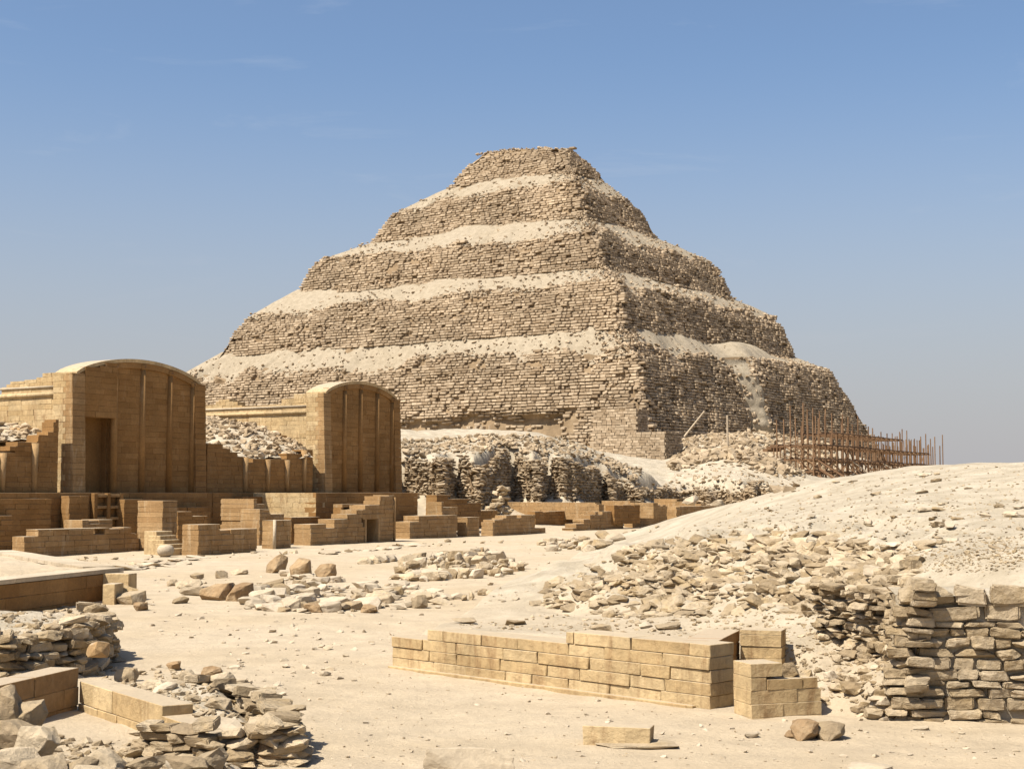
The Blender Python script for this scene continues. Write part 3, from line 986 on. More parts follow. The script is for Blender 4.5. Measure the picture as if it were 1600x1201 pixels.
# building with the small doorway
def door_hole(u, z):
    return door_u0 < u < door_u1 and z < door_h
pD = gnd(485, 852)
door_u0, door_u1 = run_to(pD, ND, 571), run_to(pD, ND, 592)
door_h = at(580, 811, (pD + ND * door_u0).y).z + .3
r, p0, zb, ln, tk = court_wall('stepped brown wall with a small dark doorway near its north end', (485, 852), 616, 460,
    [(480, 819), (522, 811), (543, 803), (557, 796), (570, 789), (584, 781), (594, 773)], skip=door_hole, thick=1.2, name='doorway_wall')
# door frame, and the dark little room behind it
mid = p0 + ND * ((door_u0 + door_u1) / 2)
dw = door_u1 - door_u0
link('lintel', box_mesh('lintel', 'ashlar', (-dw / 2 - .25, -.04, door_h - .3), (dw / 2 + .25, .3, door_h + .02), .02), r, (mid.x, mid.y, zb), (0, 0, rz_of(ND)))
for sx in (-1, 1):
    link('door_jamb', box_mesh('door_jamb', 'ashlar', (sx * dw / 2 - .09, -.05, -.3), (sx * dw / 2 + .09, 1.2, door_h - .302), .015), r, (mid.x, mid.y, zb), (0, 0, rz_of(ND)))
link('room_wall', box_mesh('room_wall', 'ashlar_shade', (-dw, 1.6, -.3), (dw, 1.9, door_h + .4)), r, (mid.x, mid.y, zb), (0, 0, rz_of(ND)))
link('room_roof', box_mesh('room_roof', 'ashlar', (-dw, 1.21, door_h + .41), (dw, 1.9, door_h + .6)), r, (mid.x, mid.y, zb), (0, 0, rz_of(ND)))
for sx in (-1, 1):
    link('room_wall', box_mesh('room_wall', 'ashlar_shade', (sx * dw - .1, 1.21, -.3), (sx * dw + .1, 1.59, door_h + .4)), r, (mid.x, mid.y, zb), (0, 0, rz_of(ND)))
roll(r, p0 + ND * ln + ED * .02, zb - .1, zb + 2.7, .08, 'ashlar')
court_wall('brown wall with a bright notched south end, right of the small doorway', (640, 842), 714, 616, [(636, 815), (654, 805)])
court_wall('short brown pier with a split joint, beyond the wall right of the doorway', (730, 838), 749, 714, [(725, 808)], cat='pier', name='stone_pier')
court_wall('brown wall with two steps at its south end and a low northern block', (770, 837), 852, 752, [(765, 812), (785, 805), (836, 824)])
court_wall('brown wall climbing in four bright steps from the sand', (895, 829.5), 974, 876, [(890, 825), (900, 818), (912, 811), (922, 803), (930, 799)], thick=1.0)
court_wall('brown wall stub with one step, between the four-stepped wall and the last wall', (988, 823.5), 1043, 975, [(984, 796), (994, 794), (1005, 789)])
court_wall('last plain brown wall of the row, running into the sand mound', (1057, 815), 1120, 1043, [(1050, 791)], thick=.8)

# ---- walls standing behind the first row
BACK = 'brown walls behind the first row of court walls'
court_wall('low brown wall at the left edge with a dark face, behind the long low wall', (-30, 868), 20, -45, [(-40, 806)], Y=73, mat='ashlar_shade', group=BACK, thick=.8)
court_wall('dark wall with a crumbled middle, below the plinth of the big chapel front', (20, 850), 88, 5, [(15, 813), (60, 815)], Y=76.5, mat='ashlar_shade', group=BACK, thick=.8)
court_wall('small bright broken wall stub, below the dark doorway of the big chapel front', (128, 835), 176, 100, [(100, 810), (132, 812)], Y=76, group=BACK, course=.3)
court_wall('stack of bright blocks with a dark slot, between the two chapel fronts', (396, 830), 414, 345, [(390, 779), (402, 786)], Y=84.5, group=BACK, course=.24)
court_wall('broken stepped wall stub of pale blocks, behind the narrow pier', (405, 842), 455, 380, [(400, 795), (420, 803), (444, 811)], Y=83.5, group=BACK, course=.2, thick=1.4)
court_wall('low wall with a bright top, behind the stepped doorway wall', (455, 842), 500, 440, [(455, 808)], Y=87, mat='ashlar_shade', group=BACK, thick=.7)
court_wall('long dark wall descending in steps, right of the plinth of the smaller chapel front', (682, 815), 752, 654, [(676, 773), (704, 779), (733, 785)], Y=103, mat='ashlar_shade', group=BACK, thick=.9)
court_wall('stump of loose pale blocks, before the long descending wall', (690, 822), 715, 655, [(680, 776), (686, 783), (694, 792)], Y=99, group=BACK, course=.22, thick=1.2)
court_wall('dark wall with a bright flat top, behind the short pier with the split joint', (712, 832), 777, 690, [(712, 798)], Y=108, mat='ashlar_shade', group=BACK, thick=.7)
court_wall('dark plain wall behind the gap before the four-stepped wall', (836, 824), 896, 815, [(830, 799)], Y=117, mat='ashlar_shade', group=BACK, thick=.7)
court_wall('long bright wall facing the sun, furthest back beneath the rubble walls', (936, 803), 936 + 30, 780, [(930, 787)], Y=122, group=BACK, thick=14.0, blen_fix=None) if False else None

def wall_between(label, a, Ya, b, Yb, pyb_a, tops, mat='ashlar', thick=0.7, course=0.26, group=BACK, name='low_wall', cat='wall', deep=.35):
    """a wall from photograph mark a at distance Ya to mark b at distance Yb (left to right)"""
    p0 = at(a, pyb_a, Ya); p1 = at(b, pyb_a, Yb)
    zb = p0.z
    p0 = Vector((p0.x, p0.y, 0)); p1 = Vector((p1.x, p1.y, 0))
    d = (p1 - p0).normalized(); L = (p1 - p0).length
    top = steps_top(p0, d, tops, zb)
    root = empty(name, (p0.x, p0.y, zb), label, cat, group)
    lay_blocks(root, p0, d, L, thick, lambda u: top(u) + deep, zb - deep, course, mat=mat, seed=label)
    return root, p0, d, L, zb
wall_between('long bright wall facing the sun, furthest back beneath the rubble walls', 765, 126, 936, 119, 803, [(765, 777), (790, 784), (930, 788)])
wall_between('bright wall with a dark gap, right of the furthest long bright wall', 940, 127.5, 1021, 124, 802, [(940, 782), (985, 785)])
wall_between('short bright wall below the sand heap at the right end of the ruins', 1022, 138, 1096, 134, 800, [(1022, 779), (1062, 783), (1090, 787)])
court_wall('low dark block row behind the gap between the last two walls', (960, 812), 1000, 930, [(950, 789)], Y=120, mat='ashlar_shade', group=BACK, thick=.8)

# ---- little stair with the rounded stone
r = empty('stone_stair', gnd(268, 866), 'small stair of pale blocks with a rounded stone at its foot', 'stair')
for i, (px, py, w) in enumerate(((272, 860, 1.0), (264, 852, 1.0), (255, 845, 1.0), (246, 838, 1.0), (237, 831, 1.1))):
    p = gnd(272 - i * 9, 866 - i * 1.5)
    h = max(0.3, at(px, py - 8, p.y).z + .1)
    q = gnd(270 - i * 7.5, 865.5)
    me = box_mesh('stair_step', 'ashlar_gold_lit', (-.42, -.55, -.2), (.42, .55, .30 + i * .20), .025)
    link('stair_step', me, r, (q.x, q.y + i * .22, 0), (0, 0, rz_of(ND) + math.pi / 2))
bm = bmesh.new()
bmesh.ops.create_uvsphere(bm, u_segments=24, v_segments=12, radius=1)
for v in bm.verts:
    v.co.x *= .40; v.co.y *= .40
    v.co.z = max(-.28, min(.26, v.co.z * .34))
me = bpy.data.meshes.new('rounded_stone'); bm.to_mesh(me); bm.free(); me.materials.append(M['pale'])
for p in me.polygons: p.use_smooth = True
q = gnd(262, 868)
link('rounded_stone', me, r, (q.x, q.y - .45, .27))

# ================================================================ the arched chapel fronts
def px_t(px, w=0.0):
    return run_to(fl(0, w), ND, px, 700)

def chapel(label, pxs, ytops, arch, columns, door=None, deep=1.15):
    """front facing the court; local x runs north along the front, y into the building, z from the plinth"""
    t0, t1 = px_t(pxs[0]), px_t(pxs[1])
    L = t1 - t0
    base = fl(t0, 0, 0)
    zp = 3.0
    H0 = at(pxs[0], ytops[0], base.y).z - zp
    H1 = at(pxs[1], ytops[1], fl(t1).y).z - zp
    H = (H0 + H1) / 2
    Hc = H + arch
    root = empty('arched_chapel', (base.x, base.y, zp), label, 'chapel')
    rz = rz_of(ND)
    def P(x, y, z):
        v = base + ND * x - ED * y
        return Vector((v.x, v.y, zp + z))
    pw = L * 0.088                       # width of the corner pilasters
    rec = 0.42                           # how deep the panel is set back
    # arch line between the pilasters
    def top(x):
        u = (x - pw * .5) / (L - pw)
        u = min(max(u, 0), 1)
        return H + arch * (1 - (2 * u - 1) ** 2) ** 0.8
    rnd = random.Random(label)
    cs = 0.32
    dk = 'ashlar_shade'  # front stone with its shade painted in
    # panel of blocks between columns
    bays = [pw] + [L * c for c in columns] + [L - pw]
    for i in range(len(bays) - 1):
        x0, x1 = bays[i], bays[i + 1]
        k = 0
        while k * cs < Hc - .1:
            z0 = k * cs
            x = x0 - (rnd.uniform(.2, .5) if k % 2 else 0)
            while x < x1 - .05:
                l = rnd.uniform(.7, 1.5)
                a, b = max(x, x0), min(x + l, x1)
                if x1 - b < .2: b = x1; l = b - x
                x += l
                m = (a + b) / 2
                h = min(cs, top(m) - .05 - z0)
                if b - a < .08 or h < .05: continue
                if door and i == 0 and a < door[0] and z0 + h / 2 < door[1]:
                    continue
                y = rec - (0.22 if (door and i == 0 and z0 >= door[1] - .05) else 0)
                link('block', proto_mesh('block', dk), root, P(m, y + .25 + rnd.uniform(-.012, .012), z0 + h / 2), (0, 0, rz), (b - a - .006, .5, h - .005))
            k += 1
    # body behind the panel: the arched mass with its thin bright roof
    npt = 24
    ou = [(0.02, 0)] + [(0.02, H - .1)] + [(pw * .5 + (L - pw) * i / npt, top(pw * .5 + (L - pw) * i / npt) - .12) for i in range(npt + 1)] + [(L - .02, H - .1), (L - .02, 0)]
    if door:
        d0, dh = door
        ou = [(d0, 0), (d0, dh), (.02, dh)] + ou[1:]
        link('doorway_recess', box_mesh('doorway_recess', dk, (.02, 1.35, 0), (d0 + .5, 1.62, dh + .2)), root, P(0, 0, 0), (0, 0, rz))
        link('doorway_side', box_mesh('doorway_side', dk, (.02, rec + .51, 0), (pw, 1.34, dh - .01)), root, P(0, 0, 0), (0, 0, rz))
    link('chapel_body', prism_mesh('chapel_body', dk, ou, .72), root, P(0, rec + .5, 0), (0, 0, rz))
    roof = [(pw * .4 + (L - pw * .8) * i / npt, top(pw * .5 + (L - pw) * i / npt) - .1) for i in range(npt + 1)]
    roof += [(x, z + .20) for x, z in roof[::-1]]
    link('arched_roof', prism_mesh('arched_roof', 'ashlar_gold_lit', roof, deep + .6), root, P(0, rec - .16, 0), (0, 0, rz))
    rim = [(pw * .5 + (L - pw) * i / npt, top(pw * .5 + (L - pw) * i / npt) - .42) for i in range(npt + 1)]
    rim += [(x, z + .31) for x, z in rim[::-1]]
    link('arch_rim', prism_mesh('arch_rim', dk, rim, .35), root, P(0, rec - .12, 0), (0, 0, rz))
    # corner pilasters: block courses, sunlight painted into the lighter tones of the south one
    for x0, hh in ((0.0, H), (L - pw, H)):
        k = 0
        while k * cs < hh - .02:
            h = min(cs, hh - k * cs)
            z = k * cs + h / 2
            lean = 0.035 * z
            south = x0 == 0
            if south:
                for j in range(2):
                    y0 = lean if j == 0 else .62 + lean * .5
                    y1 = .61 + lean * .5 if j == 0 else deep + .55
                    if k % 2: y0, y1 = (y0, y1 + .2) if j == 0 else (y0 + .2, y1)
                    link('block', proto_mesh('block', 'ashlar' if j == 0 else 'ashlar_gold_lit'), root, P(x0 + pw / 2, (y0 + y1) / 2, z), (0, 0, rz), (pw - .012, y1 - y0, h - .008))
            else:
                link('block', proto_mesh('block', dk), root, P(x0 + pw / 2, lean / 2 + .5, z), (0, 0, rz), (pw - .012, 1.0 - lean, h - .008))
            k += 1
    # slender engaged columns
    for c in columns + ([1 - 0.088] if len(columns) == 3 else []):
        x = L * c
        zt = top(x) - .45
        bm = bmesh.new()
        bmesh.ops.create_cone(bm, segments=18, radius1=.22, radius2=.17, depth=zt, cap_ends=True)
        me = bpy.data.meshes.new('column'); bm.to_mesh(me); bm.free(); me.materials.append(M[dk])
        for p in me.polygons: p.use_smooth = len(p.vertices) == 4
        o = link('column', me, root, P(x, rec + .0, zt / 2), (0, 0, rz))
        cap = link('capital', box_mesh('capital', dk, (-.21, -.20, 0), (.21, .2, .30), .05), o, (0, 0, zt / 2 - .02))
        link('peg_hole', box_mesh('peg_hole', 'wood', (-.05, -.222, .1), (.05, -.19, .2)), cap, (0, 0, 0))
    return root, base, L, H, Hc, P

cA = chapel('larger arched chapel front with a tall dark doorway in its left bay', (115, 324), (582.5, 600), 1.02, [0.315, 0.52, 0.73], door=(3.25, 4.15))
cB = chapel('smaller arched chapel front without a doorway, between the large front and the pyramid', (509, 629), (613.5, 624), 0.95, [0.285, 0.49, 0.71])

# ---- long side walls of the chapels (south sides, toned as in the sun) with a roll cornice
def side_wall(label, t, s0, s1, z0, ztop, cornice, steps):
    p0 = fl(t, -s1); d = ED
    L = s1 - s0
    root = empty('chapel_side_wall', (p0.x, p0.y, z0), label, 'wall')
    top = lambda u: next(z for a, z in reversed(steps) if u >= a) - z0
    into = ND
    lay_blocks(root, p0, d, L, .8, top, z0, .30, (.7, 1.4), 'ashlar_gold_lit', into=into, seed=label)
    link('wall_core', box_mesh('wall_core', 'ashlar', (.05, .1, 0), (L - .05, .75, min(z for a, z in steps) - z0 - .1)), root, (p0.x, p0.y, z0), (0, 0, rz_of(d)))
    for zc, rr, mt in ((cornice, .13, 'ashlar_gold_lit'), (cornice + .42, .07, 'pale')):
        bm = bmesh.new()
        bmesh.ops.create_cone(bm, segments=12, radius1=rr, radius2=rr, depth=L, cap_ends=True)
        bmesh.ops.rotate(bm, verts=bm.verts, matrix=Matrix.Rotation(math.pi / 2, 3, 'Y'))
        me = bpy.data.meshes.new('roll_cornice'); bm.to_mesh(me); bm.free(); me.materials.append(M[mt])
        for p in me.polygons: p.use_smooth = len(p.vertices) == 4
        q = p0 + d * (L / 2) - ND * .02
        link('roll_cornice', me, root, (q.x, q.y, zc), (0, 0, rz_of(d)))
    return root
tA, tB = px_t(115), px_t(509)
side_wall('sunlit side wall with stepped roof, running left from the larger chapel front', tA + .35, 1.75, 7.6, 5.2, 0, 8.42,
          [(0, 8.3), (.5, 8.45), (1.3, 8.95), (2.0, 9.25), (2.9, 9.30), (4.6, 9.62)])
side_wall('sunlit side wall with a roll cornice, between the larger and the smaller chapel front', tB + .35, 1.75, 13.5, 5.8, 0, 8.45,
          [(0, 9.2), (3.6, 9.55), (4.6, 9.35), (5.4, 9.0), (8.6, 9.05), (9.3, 9.4), (10.4, 9.7)])
# broken stepped core below the side walls
def stepped_core(label, t, w0, w1, z0, z1, rows):
    p0 = fl(t, -w1)
    root = empty('broken_wall', (p0.x, p0.y, z0), label, 'wall')
    for i in range(rows):
        za = z0 + (z1 - z0) * i / rows; h = (z1 - z0) / rows
        lay_blocks(root, p0 + ED * .0 - ND * (.30 * (rows - i)), ED, (w1 - w0) - .28 * i, 1.0, lambda u, h=h: h, za, h + .001, (.5, 1.0), 'ashlar', kind='worn', into=ND, rough=.08, seed=label + str(i))
    return root
stepped_core('rough stepped masonry under the side wall of the smaller chapel front', tB - .3, 1.7, 7.5, 4.6, 6.9, 8)
stepped_core('rough stepped masonry under the side wall of the larger chapel front', tA - .3, 1.7, 8.5, 4.6, 6.6, 8)

# ---- low ruined fronts with half columns, and the plinths
def ruined_front(label, pa, pb, tops, strips, w=0.0):
    t0 = px_t(pa, w); p0 = fl(t0, w); t1 = px_t(pb, w)
    L = t1 - t0
    root = empty('ruined_chapel_front', (p0.x, p0.y, 3.0), label, 'wall')
    top = steps_top(p0, ND, tops, 3.0)
    lay_blocks(root, p0, ND, L, .9, lambda u: top(u), 3.0, .27, (.5, 1.0), 'ashlar_shade', seed=label)
    link('wall_core', box_mesh('wall_core', 'ashlar_shade', (.05, .1, 0), (L - .05, .8, max(.3, min(top(L * i / 20) for i in range(21)) - .1))), root, (p0.x, p0.y, 3.0), (0, 0, rz_of(ND)))
    for px in strips:
        u = px_t(px, w) - t0
        h = top(min(max(u, .05), L - .05)) - .04
        # half column, slighter at its foot
        bm = bmesh.new()
        bmesh.ops.create_cone(bm, segments=20, radius1=.13, radius2=.21, depth=h, cap_ends=True)
        me = bpy.data.meshes.new('half_column'); bm.to_mesh(me); bm.free(); me.materials.append(M['ashlar'])
        for p in me.polygons: p.use_smooth = len(p.vertices) == 4
        q = p0 + ND * u + ED * .03
        link('half_column', me, root, (q.x, q.y, 3.0 + h / 2))
    return root
ruined_front('ruined dark front with half columns, at the left edge beside the larger chapel', -60, 91,
             [(-60, 715), (-10, 706), (13, 697), (24, 690), (57, 679), (80, 665), (84, 655), (88, 645)], [-25, 4, 54], w=-.35)
ruined_front('ruined dark front with four half columns, between the two arched chapels', 324, 489,
             [(324, 692), (347, 700), (362, 706), (375, 713), (382, 722), (394, 716), (447, 708), (472, 702)], [383, 418, 448, 475], w=-.35)

def plinth(label, pa, pb, out, extra=None, z1=3.0, w_back=-1.6):
    t0, t1 = px_t(pa, out), px_t(pb, out)
    p0 = fl(t0, out)
    root = empty('chapel_plinth', (p0.x, p0.y, 0.0), label, 'plinth')
    lay_blocks(root, p0, ND, t1 - t0, .9, lambda u: z1 + .0, -.02, .302, (.7, 1.4), 'ashlar_shade', seed=label)
    if out > 1:   # south return, its sunlight put into the stone colour
        q = fl(t0, -.4)
        lay_blocks(root, q - ND * .0, ED, out + .4 - .01, .9, lambda u: z1 - .01, -.03, .302, (.6, 1.2), 'ashlar_gold_lit', into=ND, seed=label + 's')
    link('plinth_top', box_mesh('plinth_top', 'ashlar', (.1, .3, -.1), (t1 - t0, out - w_back, z1 - .03)), root, (p0.x, p0.y, 0), (0, 0, rz_of(ND)))
    return root
plinth('long dark plinth under the larger chapel front and the ruined front left of it', -60, 333, .55)
def ledge(label, pa, pb, out, z1):
    t0, t1 = px_t(pa, out), px_t(pb, out)
    p0 = fl(t0, out)
    root = empty('ledge_wall', (p0.x, p0.y, 0.0), label, 'wall', BACK)
    lay_blocks(root, p0, ND, t1 - t0, .6, lambda u: z1 - .02 - (.3 if rnd_l.random() < .04 else 0), -.02, .27, (.6, 1.3), 'ashlar_shade', kind='block', rough=.03, seed=label)
rnd_l = random.Random(3)
ledge('narrow ledge wall with a bright top before the plinth, at the left edge', -40, 82, 1.25, 2.72)
ledge('short block ledge before the plinth, below the dark tall doorway', 110, 140, 1.35, 2.86)
ledge('low ledge wall before the plinth, below the right half of the larger chapel', 196, 240, 1.3, 2.66)
ledge('second low ledge wall before the plinth, under the right corner of the larger chapel', 252, 330, 1.2, 2.2)
ledge('ledge wall with a bright top under the half columns between the chapels', 380, 492, 1.1, 2.78)
# niche panel with dark openings
t0 = px_t(143, .6); p0 = fl(t0, .6)
r = empty('niche_panel', (p0.x, p0.y, 1.5), 'panel with four small dark openings below the tall doorway of the larger chapel', 'panel')
for i in range(3):
    link('upright', box_mesh('upright', 'ashlar_shade', (-.12, -.28, 0), (.12, .0, 1.45), .02), r, tuple(p0 + ND * (.15 + i * .95) + Vector((0, 0, 1.5))), (0, 0, rz_of(ND)))
for j in range(3):
    for i in range(2):
        link('crosspiece', box_mesh('crosspiece', 'ashlar', (-.34, -.26, 0), (.34, .0, .16), .02), r, tuple(p0 + ND * (.62 + i * .95) + Vector((0, 0, 1.5 + j * .62))), (0, 0, rz_of(ND)))
plinth('dark plinth under the ruined front between the two chapels', 333.5, 494, .35)
plinth('broad plinth with a sunlit south side, standing out before the smaller chapel front', 494.5, 653, 5.3)

# ================================================================ loose stones and rough walls
def stone(name, label, cat, kind, mat, p, size, yaw=0.0, tilt=(0, 0), group=None, sink=0.15):
    """a loose stone resting on the ground at p, sunk a little"""
    o = link(name, proto_mesh(kind, mat), None, (p[0], p[1], p[2] + size[2] * (0.5 - sink)), (tilt[0], tilt[1], yaw), size)
    return props(o, label, cat, group)

def ground_at(px, py):
    X, Y = hit([px], [py])
    return Vector((X[0], Y[0], hz(X[0], Y[0])))

# ---- rough walls of field stones in courses
def rough_wall(label, line, ztop, zbot, mat='rubble_far', kind='hull', ch=0.25, lw=(0.22, 0.62), depth=0.7, batter=0.06, group=None, seed=1, jut=0.14, parts=0):
    """stones along a ground line [(x, y), ...], ztop(s, p) heights; joined stones over a rough core"""
    root = empty('rubble_wall', (line[0][0], line[0][1], zbot), label, 'wall', group)
    rnd = random.Random(seed)
    Ps, Ss, Ys = [], [], []
    cv, cf = [], []
    s_run = 0.0
    for i in range(len(line) - 1):
        a, b = Vector((*line[i], 0)), Vector((*line[i + 1], 0))
        d = b - a; L = d.length; d.normalize()
        out = Vector((d.y, -d.x, 0))
        nseg = max(2, int(L / .5))
        base = len(cv)
        for j in range(nseg + 1):
            u = L * j / nseg; p = a + d * u
            zt = ztop(s_run + u, p)
            for z in (zbot - .5, zbot + (zt - zbot) * .5, zt - .15):
                q = p - out * (.05 + batter * (z - zbot))
                cv.append((q.x, q.y, z))
            q = p - out * (depth + .2 + batter * (zt - zbot)); cv.append((q.x, q.y, zt - .6))
        for j in range(nseg):
            for k in range(3):
                v = base + j * 4 + k
                cf.append((v, v + 4, v + 5, v + 1))
        z = zbot
        while True:
            u = -rnd.uniform(0, .3); h = ch * rnd.uniform(.6, 1.3); any_ = False
            while u < L:
                l = rnd.uniform(*lw)
                zt = ztop(s_run + u, a + d * u)
                if z < zt:
                    any_ = True
                    p = a + d * min(max(u + l / 2, .1), L - .05) + out * (rnd.uniform(-jut, jut) - batter * (z - zbot) - .12)
                    if rnd.random() > .05:
                        Ps.append((p.x, p.y, z + h / 2)); Ss.append((l * .98, depth * rnd.uniform(.7, 1.1), h * rnd.uniform(.85, 1.1))); Ys.append(rz_of(d) + rnd.gauss(0, .12))
                u += l + rnd.uniform(0, .05)
            z += h * .95
            if not any_: break
        s_run += L
    me = mesh_tris('wall_core', cv, cf, M['pyramid_core'])
    link('wall_core', me, root)
    n = len(Ps); Ps, Ss, Ys = np.array(Ps), np.array(Ss), np.array(Ys)
    pit, rol = rng.normal(0, .08, n), rng.normal(0, .10, n)
    if parts:
        own = np.argsort(np.hypot(Ps[:, 0], Ps[:, 1]))[:parts]
        for i in own:
            link('stone', proto_mesh(kind, mat), root, Ps[i], (rol[i], pit[i], Ys[i]), Ss[i])
        rest = np.setdiff1d(np.arange(n), own)
    else:
        rest = np.arange(n)
    if len(rest):
        o = link('wall_stones', batch('wall_stones', kind, mat, Ps[rest], rots(Ys[rest], pit[rest], rol[rest]), Ss[rest]), root)
        o['kind'] = 'stuff'
    return root

def ridge_top(s, p):
    return hz(p.x - .55, p.y + .8) * .0 + max(2.4, float(hint_s(np.array([p.x]), np.array([p.y]))[0])) - .5 + 1.3 * float(fbm(np.array([s / 5.0]), np.array([0.0]), 71, 3)[0])
rough_wall('long rubble wall with sunlit and shaded buttresses, beneath the pyramid', RIDGE_XY, ridge_top, 1.2, seed=3, parts=0)
# rough stump of piled stones before the rubble wall, and pale boulders further right
root = empty('stone_stump', at(780, 806, 117), 'rough brown stump of piled stones standing before the buttressed rubble wall', 'stump')
for i in range(26):
    k = i // 4
    p = at(780, 804, 117) + Vector((random.uniform(-.9, .9) * (1 - k * .09), random.uniform(-.6, .6), .2 + k * .30))
    link('stone', proto_mesh('fine', 'rubble'), root, p, (random.gauss(0, .15), random.gauss(0, .15), random.uniform(0, 6)), (random.uniform(.6, 1.2), random.uniform(.5, .9), random.uniform(.28, .42)))
for px, py, d, s, lab in ((1082, 781, 131, 1.5, 'large pale boulder at the end of the furthest bright wall'), (1124, 788, 128, 1.4, 'rounded pale boulder just above the slope of the sand mound')):
    p = at(px, py, d)
    o = link('boulder', proto_mesh('fine', 'pale'), None, p, (.1, .1, .4), (s, s * .8, s * .62))
    props(o, lab, 'boulder')
rough_wall('low rubble wall under the sand heap with the upright post', SPUR_XY, ridge_top, 1.6, seed=4)

def scatter_far(name, poly_px, n, size, mat='rubble_far', kind='hull', label=None, seed=0, flat=.55):
    g = np.random.default_rng(seed)
    P = np.array(poly_px, float)
    xs = g.uniform(P[:, 0].min(), P[:, 0].max(), n * 3); ys = g.uniform(P[:, 1].min(), P[:, 1].max(), n * 3)
    ok = signed_dist(poly_px, xs, ys) > 0
    xs, ys = xs[ok][:n], ys[ok][:n]
    X, Y = hit(xs, ys)
    ok = ~np.isnan(Y); X, Y = X[ok], Y[ok]
    Z = height(X, Y)[0]
    n = len(X)
    s = size[0] + (size[1] - size[0]) * g.random(n) ** 2.2
    sc = s[:, None] * np.stack([np.ones(n), g.uniform(.6, .95, n), flat * g.uniform(.6, 1.3, n)], 1)
    me = batch(name, kind, mat, np.stack([X, Y, Z + sc[:, 2] * .2], 1), rots(g.uniform(0, 6.3, n), g.normal(0, .25, n), g.normal(0, .25, n)), sc)
    o = link(name, me)
    return props(o, label, None, None, 'stuff')
scatter_far('rubble', [(630, 690), (760, 680), (880, 684), (1000, 735), (1000, 765), (930, 720), (860, 708), (760, 706), (630, 715)], 1500, (.12, .75), label='grey rubble strewn over the slope above the buttressed rubble wall')
scatter_far('rubble', [(1040, 750), (1080, 715), (1130, 702), (1200, 708), (1270, 745), (1240, 765), (1180, 775), (1080, 780), (1000, 780), (900, 770), (640, 775), (640, 760), (900, 762), (1020, 760)], 900, (.10, .6), label='stones strewn over the sand heaps below the pyramid')
scatter_far('rubble', [(1050, 680), (1090, 666), (1300, 672), (1310, 745), (1200, 738), (1130, 715), (1050, 735)], 3600, (.25, 1.5), label='broken stones heaped against the east foot of the pyramid')

# rubble banks against the chapels, built as heaps of their own
def bank(label, corners, n, size, seed, bulge=.5):
    """a slope between four places: top left, top right, foot right, foot left"""
    tl, tr, br, bl = corners
    S, V = np.meshgrid(np.linspace(0, 1, 40), np.linspace(0, 1, 30), indexing='ij')
    def pt(S, V):
        a = np.array(tl)[None] * ((1 - S) * (1 - V)).reshape(-1, 1) + np.array(tr)[None] * (S * (1 - V)).reshape(-1, 1) + np.array(br)[None] * (S * V).reshape(-1, 1) + np.array(bl)[None] * ((1 - S) * V).reshape(-1, 1)
        a[:, 2] += bulge * np.sin(np.pi * S.ravel()) * np.sin(np.pi * V.ravel()) + .30 * fbm(a[:, 0] * .9 + seed, a[:, 1] * .9, seed, 4)
        return a
    o = link('rubble_bank', mesh_tris('rubble_bank', pt(S, V), grid_faces(40, 30)[:, ::-1], M['sand'], smooth=True, extra={'gravel': np.ones(1200)}))
    props(o, label, 'rubble bank', None, 'structure')
    g = np.random.default_rng(seed)
    s, v = g.random(n), g.random(n)
    P = pt(s, v)
    z = size[0] + (size[1] - size[0]) * g.random(n) ** 2
    sc = z[:, None] * np.stack([np.ones(n), g.uniform(.6, .95, n), .55 * g.uniform(.6, 1.3, n)], 1)
    st = link('bank_stones', batch('bank_stones', 'hull', 'rubble_far', P + np.array([0, 0, .05]), rots(g.uniform(0, 6.3, n), g.normal(0, .3, n), g.normal(0, .3, n)), sc), o)
    st['kind'] = 'stuff'
bank('stony slope of grey rubble filling the ruin between the two chapels', (at(318, 650, 104), at(440, 672, 103.5), at(490, 712, 97.5), at(318, 716, 93)), 700, (.12, .7), 5)
bank('stony slope of grey rubble behind the ruined front at the left edge', (at(-60, 632, 93), at(95, 640, 88), at(95, 676, 82.5), at(-60, 700, 77)), 600, (.12, .7), 6)

# ---- fence posts and the lone post before the pyramid
for i, px in enumerate((686, 697, 709, 722, 731, 744, 752, 764)):
    p = at(px, 681, 150); p.z = hz(p.x, p.y)
    bm = bmesh.new(); bmesh.ops.create_cone(bm, segments=6, radius1=.06, radius2=.05, depth=1.3, cap_ends=True)
    me = bpy.data.meshes.new('fence_post'); bm.to_mesh(me); bm.free(); me.materials.append(M['wood_pale'])
    o = link('fence_post', me, None, (p.x, p.y, p.z + .5), (random.gauss(0, .04), random.gauss(0, .04), 0))
    props(o, 'thin wooden post at the foot of the pyramid above the rubble wall', 'post', 'thin posts at the foot of the pyramid')
p = at(1137, 703, 172); p.z = hz(p.x, p.y)
bm = bmesh.new(); bmesh.ops.create_cone(bm, segments=8, radius1=.13, radius2=.10, depth=4.2, cap_ends=True)
me = bpy.data.meshes.new('wooden_post'); bm.to_mesh(me); bm.free(); me.materials.append(M['wood_pale'])
props(link('wooden_post', me, None, (p.x, p.y, p.z + 1.9)), 'tall pale wooden post standing alone on the sand heap', 'post')
p = at(1078, 672, 236)
bm = bmesh.new(); bmesh.ops.create_cone(bm, segments=8, radius1=.16, radius2=.12, depth=5.0, cap_ends=True)
me = bpy.data.meshes.new('leaning_beam'); bm.to_mesh(me); bm.free(); me.materials.append(M['wood_pale'])
props(link('leaning_beam', me, None, (at(1085, 662, 228).x, 228, at(1085, 662, 228).z), (rad(10), rad(38), 0)), 'pale beam leaning against the foot of the pyramid right of the restored corner', 'beam')

